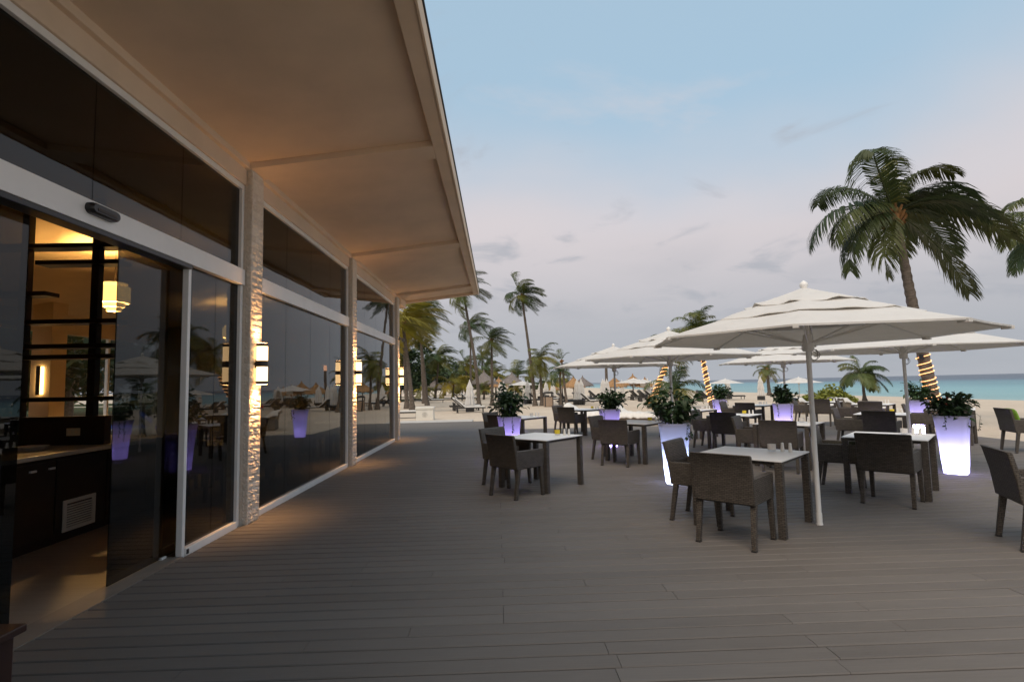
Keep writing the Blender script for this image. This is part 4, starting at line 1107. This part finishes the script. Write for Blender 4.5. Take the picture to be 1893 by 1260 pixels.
for i, (x, y, s, c, lab) in enumerate(((-8.2, 71, 1.15, gr, 'grey thatched hut half hidden by the medium palm'), (-6.0, 72, 1.2, gr, 'grey thatched hut behind the bushy golden palm'), (-1.7, 68, 1.55, gr, 'wide grey thatched hut behind the straight palm'), (.15, 74, 1.2, br, 'small brown thatched hut peeping behind the grey ones'),
    (1.85, 70, 1.45, gr, 'wide dark thatched hut behind the open white parasol'), (6.7, 66, .75, br, 'smallest brown thatched hut by the young palms'), (8.0, 57, 1.05, br, 'brown thatched hut beside the two large closed parasols'), (9.75, 62, 1.1, gr, 'grey thatched hut with a pointed tip behind a brown one'),
    (11.6, 53.5, 1.0, br, 'brown thatched hut standing alone near the dark post'), (14.3, 57, 1.12, br, 'brown thatched hut with the highest tip, behind an open parasol'), (16.4, 60, 1.0, br, 'brown thatched hut last in the row towards the sea'), (19.6, 66, 1.0, br, 'brown thatched hut behind the leaning rope-lit palm'))):
    s *= .66; o = place(PL, (x, y, g(x)), x, lab, 'thatched sunshades on the beach', i == 0); o.scale = (s*1.12, s*1.12, s)
    for ch in o.children: ch.color = (*c, 1)
def closed_proto():
    r = empty('closed_parasol', (0, 0, 0), 0, 'x', 'parasol', 'closed white parasols on the beach')
    MB().box(-.30, .30, -.30, .30, -.05, .42).build('planter_base', 'black_wicker', r, False, None, .02)
    MB().lathe([(.026, .42), (.026, 2.3)], 8).build('pole', 'white_metal', r)
    b = MB(); rnd = random.Random(8)
    for z0, z1, a0, a1 in ((.50, 1.25, .30, .22), (1.12, 1.85, .27, .17), (1.72, 2.25, .21, .04)):
        rows = []
        for i in range(7):
            t = i/6; z = z0+(z1-z0)*t; rr = a0+(a1-a0)*t
            rows.append([(rr*(1+.28*math.cos(8*2*math.pi*k/48+t))*math.cos(2*math.pi*k/48), rr*(1+.28*math.cos(8*2*math.pi*k/48+t))*math.sin(2*math.pi*k/48), z+(.03*math.sin(k*1.7) if i == 0 else 0)) for k in range(48)])
        b.rings(rows, True, False, True)
    b.build('folded_canopy', 'canvas', r, True, 60)
    MB().lathe([(.04, 2.24), (.03, 2.32), (.0, 2.38)], 8, (0, 0, 0), True, False).build('finial', 'white_metal', r, True)
    MB().lathe([(.245, 1.10), (.245, 1.14)], 16, (0, 0, 0), False, False).build('strap', 'canvas', r)
    return r
LMK = [(3.5, 38.6, 'the trash bin'), (-1.5, 40.6, 'the tall curved palm'), (-6.5, 53, 'the slim palms'), (-5.3, 62, 'the golden young palms'), (.4, 54, 'the straight dark palm'), (2.6, 56, 'the open parasol before the grey huts'),
       (6.3, 42, 'the thin bare palm trunk'), (10.9, 54, 'the dark lamp post'), (8, 56, 'the brown hut by the lamp post'), (13.2, 49, 'the open parasol before the brown huts'), (15.6, 57, 'the notice board'), (20, 64, 'the last brown hut'), (11.8, 42.5, 'the red pennant'), (22, 52, 'the open parasol by the rope-lit palm'), (17.5, 45, 'the upright rope-lit palm'), (4.3, 46, 'the short yellowing palm'), (-8, 39, 'the orange fronded palm')]
def near(x, y): return min(LMK, key=lambda l: (l[0]-x)**2+((l[1]-y)*.7)**2)[2]
CP = closed_proto()
CLOSED = [(-1.73, 33.6), (-7.3, 54.0), (.25, 52.7), (.62, 56.0), (2.5, 45.4), (4.5, 57), (5.4, 60.5), (5.7, 55.9), (5.95, 40.6), (6.55, 42.5), (10.2, 52.5), (9.9, 49.), (11.4, 57.8), (13.9, 50.), (14.2, 61.7), (16.9, 58.), (18.1, 63.7), (20.0, 64.6), (23.6, 55.), (24.6, 50.2)]
for i, (x, y) in enumerate(CLOSED):
    lab = 'closed white parasol in a black box near ' + near(x, y)
    if i == 0: lab = 'closed white parasol beside the lounger with a raised white back, before the tall curved palm'
    if i == 19: lab = 'closed white parasol in a black box alone before the sea'
    if i == 1: lab = 'slim closed white parasol at the foot of the slim palms'
    o = place(CP, (x, y, g(x)), i*1.7, lab, 'closed white parasols on the beach', i == 0)
    o.scale = (.84, .84, .84) if i < 19 else (.95, .95, .95)
def lounger_proto(name, frame, cush):
    r = empty(name, (0, 0, 0), 0, 'x', 'lounger', 'beach loungers')
    # lies along +X: head at -X, backrest raised
    for y in (-.32, .32): MB().box(-.95, 1.0, y-.025, y+.025, .27, .33).build('side_rail', frame, r)
    for x in (-.7, .85):
        for y in (-.30, .30): MB().box(x-.025, x+.025, y-.025, y+.025, 0, .27).build('leg', frame, r)
    MB().box(-.25, .98, -.29, .29, .29, .33).build('seat_deck', frame, r)
    mt = Matrix.Translation((-.25, 0, .33)) @ Matrix.Rotation(R(42), 4, 'Y')
    MB().box(-.78, 0, -.30, .30, -.03, .02, mt).build('backrest', frame, r)
    MB().box(-.24, .96, -.30, .30, .331, .395).build('seat_cushion', cush, r, False, None, .02)
    MB().box(-.77, -.02, -.30, .30, .021, .08, mt).build('back_cushion', cush, r, False, None, .02)
    MB().box(-.56, -.50, -.26, .26, .0, .60, Matrix.Translation((-.1, 0, 0)) @ Matrix.Rotation(R(-6), 4, 'Y')).build('back_support', frame, r)
    return r
LW = lounger_proto('beach_lounger', 'dark_metal', 'cushion_white'); LK = lounger_proto('beach_lounger', 'dark_metal', 'black_wicker'); LB = lounger_proto('pool_lounger', 'white_metal', 'blue_fabric')
LOUN = [(-1.75, 32.5, 'w', 4), (-2.1, 34.9, 'w', -3), (-2.3, 36.3, 'k', 3), (-6.2, 53.0, 'w', 5), (-8., 54.5, 'k', 0), (-3.9, 57.5, 'k', 4), (-3.2, 59, 'w', 0), (1.3, 43.9, 'k', 20), (2.3, 46.9, 'w', 12), (3.4, 45.3, 'k', 6), (4.5, 47.5, 'w', 0),
        (5.3, 39.6, 'k', 8), (5.4, 41.6, 'k', 4), (6.9, 39.6, 'w', 2), (6.9, 44.2, 'k', 4), (8.4, 50, 'w', 0), (8.9, 48, 'k', 6), (10.0, 54.6, 'k', 0), (12.6, 48.2, 'k', 12), (14.0, 48.4, 'w', 5), (14.2, 51.4, 'k', 0), (12.3, 44.4, 'k', 14), (16.1, 56.4, 'k', 0), (16.3, 53.6, 'k', 6), (18.5, 62, 'k', 0), (20.5, 62.7, 'w', 0), (18.0, 46, 'k', 8), (21.5, 56, 'k', 0), (23.4, 53.2, 'k', 4), (23.0, 57.2, 'w', 0),
        (17.2, 44.3, 'k', -5), (-8.6, 38.8, 'w', 5), (-5.1, 28.6, 'w', 2)]
fl = {'w': True, 'k': True}
for i, (x, y, k, rz) in enumerate(LOUN):
    pr = LW if k == 'w' else LK
    lab = {'w': 'white cushioned dark framed beach lounger near ' + near(x, y), 'k': 'all-black beach lounger near ' + near(x, y)}[k]
    if i == 0: lab = 'white cushioned lounger in front of the closed parasol before the curved palm'
    if i == len(LOUN)-1: lab = 'white cushioned lounger at the foot of the palm beside the last column'
    place(pr, (x, y, g(x)+.0), R(rz), lab, 'beach loungers', fl[k]); fl[k] = False
for i, (x, y) in enumerate(((-17.0, 19.4), (-15.4, 19.8), (-13.9, 20.3), (-12.6, 20.9))):
    place(LB, (x, y, -.052), R(20), 'blue cushioned lounger outside, seen through the back window of the room', 'blue loungers behind the restaurant', i == 0)
tag(MB().box(-80, -10.6, 9, 90, -.12, -.052).build('lawn', 'lawn'), kind='structure')
# trash bin
r = empty('trash_bin', (3.55, 38.2, -.07), R(4), 'tan panelled trash bin with black hooded top on the sand', 'trash bin')
MB().box(-.26, .26, -.26, .26, 0, .66).build('body', 'dark_metal', r, False, None, .01)
for a in range(4): MB().box(-.21, .21, .258, .282, .04, .62, Matrix.Rotation(a*math.pi/2, 4, 'Z')).build('side_panel', 'bin_panel', r, False, None, .006)
for sx in (-1, 1):
    for sy in (-1, 1): MB().box(sx*.25-.03, sx*.25+.03, sy*.25-.03, sy*.25+.03, .66, .84).build('corner_post', 'dark_metal', r)
MB().rings([rsq(.30, .04, 3, .84), rsq(.30, .04, 3, .90), rsq(.22, .04, 3, .96)]).build('hood', 'dark_metal', r, True, 30)
r.scale = (1.12, 1.12, 1.12)
# white cabinet with round flower emblem
r = empty('white_cabinet', (-3.55, 26.4, -.07), 0, 'low off-white cabinet with a round flower emblem at the path end', 'cabinet')
MB().box(-.42, .42, 0, .5, 0, .52).build('body', 'off_white_box', r, False, None, .01)
MB().box(-.45, .45, -.03, .53, .52, .64).build('lid', 'off_white_box', r, False, None, .02)
for k in range(8):
    a = k*math.pi/4; b = MB(); cx_, cz_ = .085*math.cos(a), .27+.085*math.sin(a)
    pts = [(cx_+.05*math.cos(a+t)*(1 if k % 2 else .9), -.004, cz_+.034*math.sin(a+t)) for t in [q*math.pi/6 for q in range(13)]]
    b.tube(pts, .005, 4); b.build('emblem_petal', 'emblem_grey', r)
MB().tube([(.02*math.cos(t), -.004, .27+.02*math.sin(t)) for t in [q*math.pi/6 for q in range(13)]], .004, 4).build('emblem_centre', 'emblem_grey', r)
# red pennant
r = empty('red_pennant', (11.45, 41.3, g(11)), 0, 'tiny red pennant on a short stick in the sand', 'flag')
MB().tube([(0, 0, -.05), (.05, 0, .62)], .012, 6).build('stick', 'white_metal', r)
b = MB(); b.add([(.05, 0, .62), (.02, 0, .28), (.34, .04, .30), (.05, .012, .62), (.02, .012, .28), (.34, .05, .30)], [(0, 1, 2), (5, 4, 3), (0, 2, 5, 3), (2, 1, 4, 5), (1, 0, 3, 4)]).build('cloth', 'red_cloth', r)
# notice on the parasol pole
r = empty('notice_board', (15.0, 55.7, g(15)), 0, 'small white notice with a red mark below an open beach parasol', 'sign')
MB().tube([(0, 0, -.1), (0, 0, 1.5)], .02, 6).build('stake', 'white_metal', r)
MB().box(-.28, .28, -.012, .012, 1.2, 1.85).build('board', 'white_paint', r); MB().box(-.10, .10, -.016, -.0125, 1.5, 1.66).build('red_mark', 'red_cloth', r)
# daybeds under white sheets
def daybed_proto():
    r = empty('daybed', (0, 0, 0), 0, 'x', 'daybed', 'sheeted daybeds')
    MB().box(-1.0, 1.0, -.55, .55, 0, .36).build('base', 'tan_wicker', r, False, None, .02)
    MB().hexa([(-1.0, -.55, .36), (-.55, -.55, .36), (-.55, .55, .36), (-1.0, .55, .36), (-1.06, -.55, .72), (-.92, -.55, .72), (-.92, .55, .72), (-1.06, .55, .72)]).build('headrest', 'tan_wicker', r, False, None, .02)
    b = MB(); rnd = random.Random(2); n, m = 24, 14; vs = []
    for i in range(n+1):
        for k in range(m+1):
            u = -1.12+2.2*i/n; v = -.64+1.28*k/m
            z = .44+.34*max(0, min(1, (-.45-u)/.5))+.018*math.sin(u*17+v*3)+.012*math.sin(v*21)
            e = max(0, abs(v)-.55, u-1.0); z -= e*1.6+ (.02*math.sin(u*25) if e > 0 else 0)
            vs.append((u, v, z))
    q = m+1; fs = [(i*q+k, (i+1)*q+k, (i+1)*q+k+1, i*q+k+1) for i in range(n) for k in range(m)]
    b.add(vs, fs); b.add([(x, y, z-.03) for x, y, z in vs], [tuple(reversed(f)) for f in fs]); b.build('sheet', 'cushion_white', r, True, None)
    return r
DP = daybed_proto()
for i, (x, y, rz, lab) in enumerate(((3.9, 22.3, -14, 'tan wicker daybed under a white sheet behind the landward tables'), (5.35, 21.2, -35, 'tan wicker daybed under a white sheet beside the small lavender planters'), (17.2, 25.6, 4, 'tan wicker daybed under a white sheet before the sea grape bush'), (14.9, 25.4, 6, 'tan wicker daybed under a white sheet next to the bush-side daybed'))):
    place(DP, (x, y, g(x)), R(rz), lab, 'sheeted daybeds', i == 0)
# dining furniture inside, dim behind the tinted glass
for i, (x, y, rz) in enumerate(((-4.4, 8.7, 0), (-4.5, 10.2, 0), (-4.4, 13.2, 0))):
    o = place(TB_, (x, y, .002), 0, 'dining table inside, dim behind the tinted window', 'tables inside the restaurant', False)
    for fx, fy in ((0, 1), (0, -1), (1, 0), (-1, 0)):
        if abs(fy) and i == 1: continue
        put_chair(x-fx*.72, y-fy*.60, fx, fy, 'armchair at a dining table inside, dim behind the tinted window', 'chairs inside the restaurant', .002)
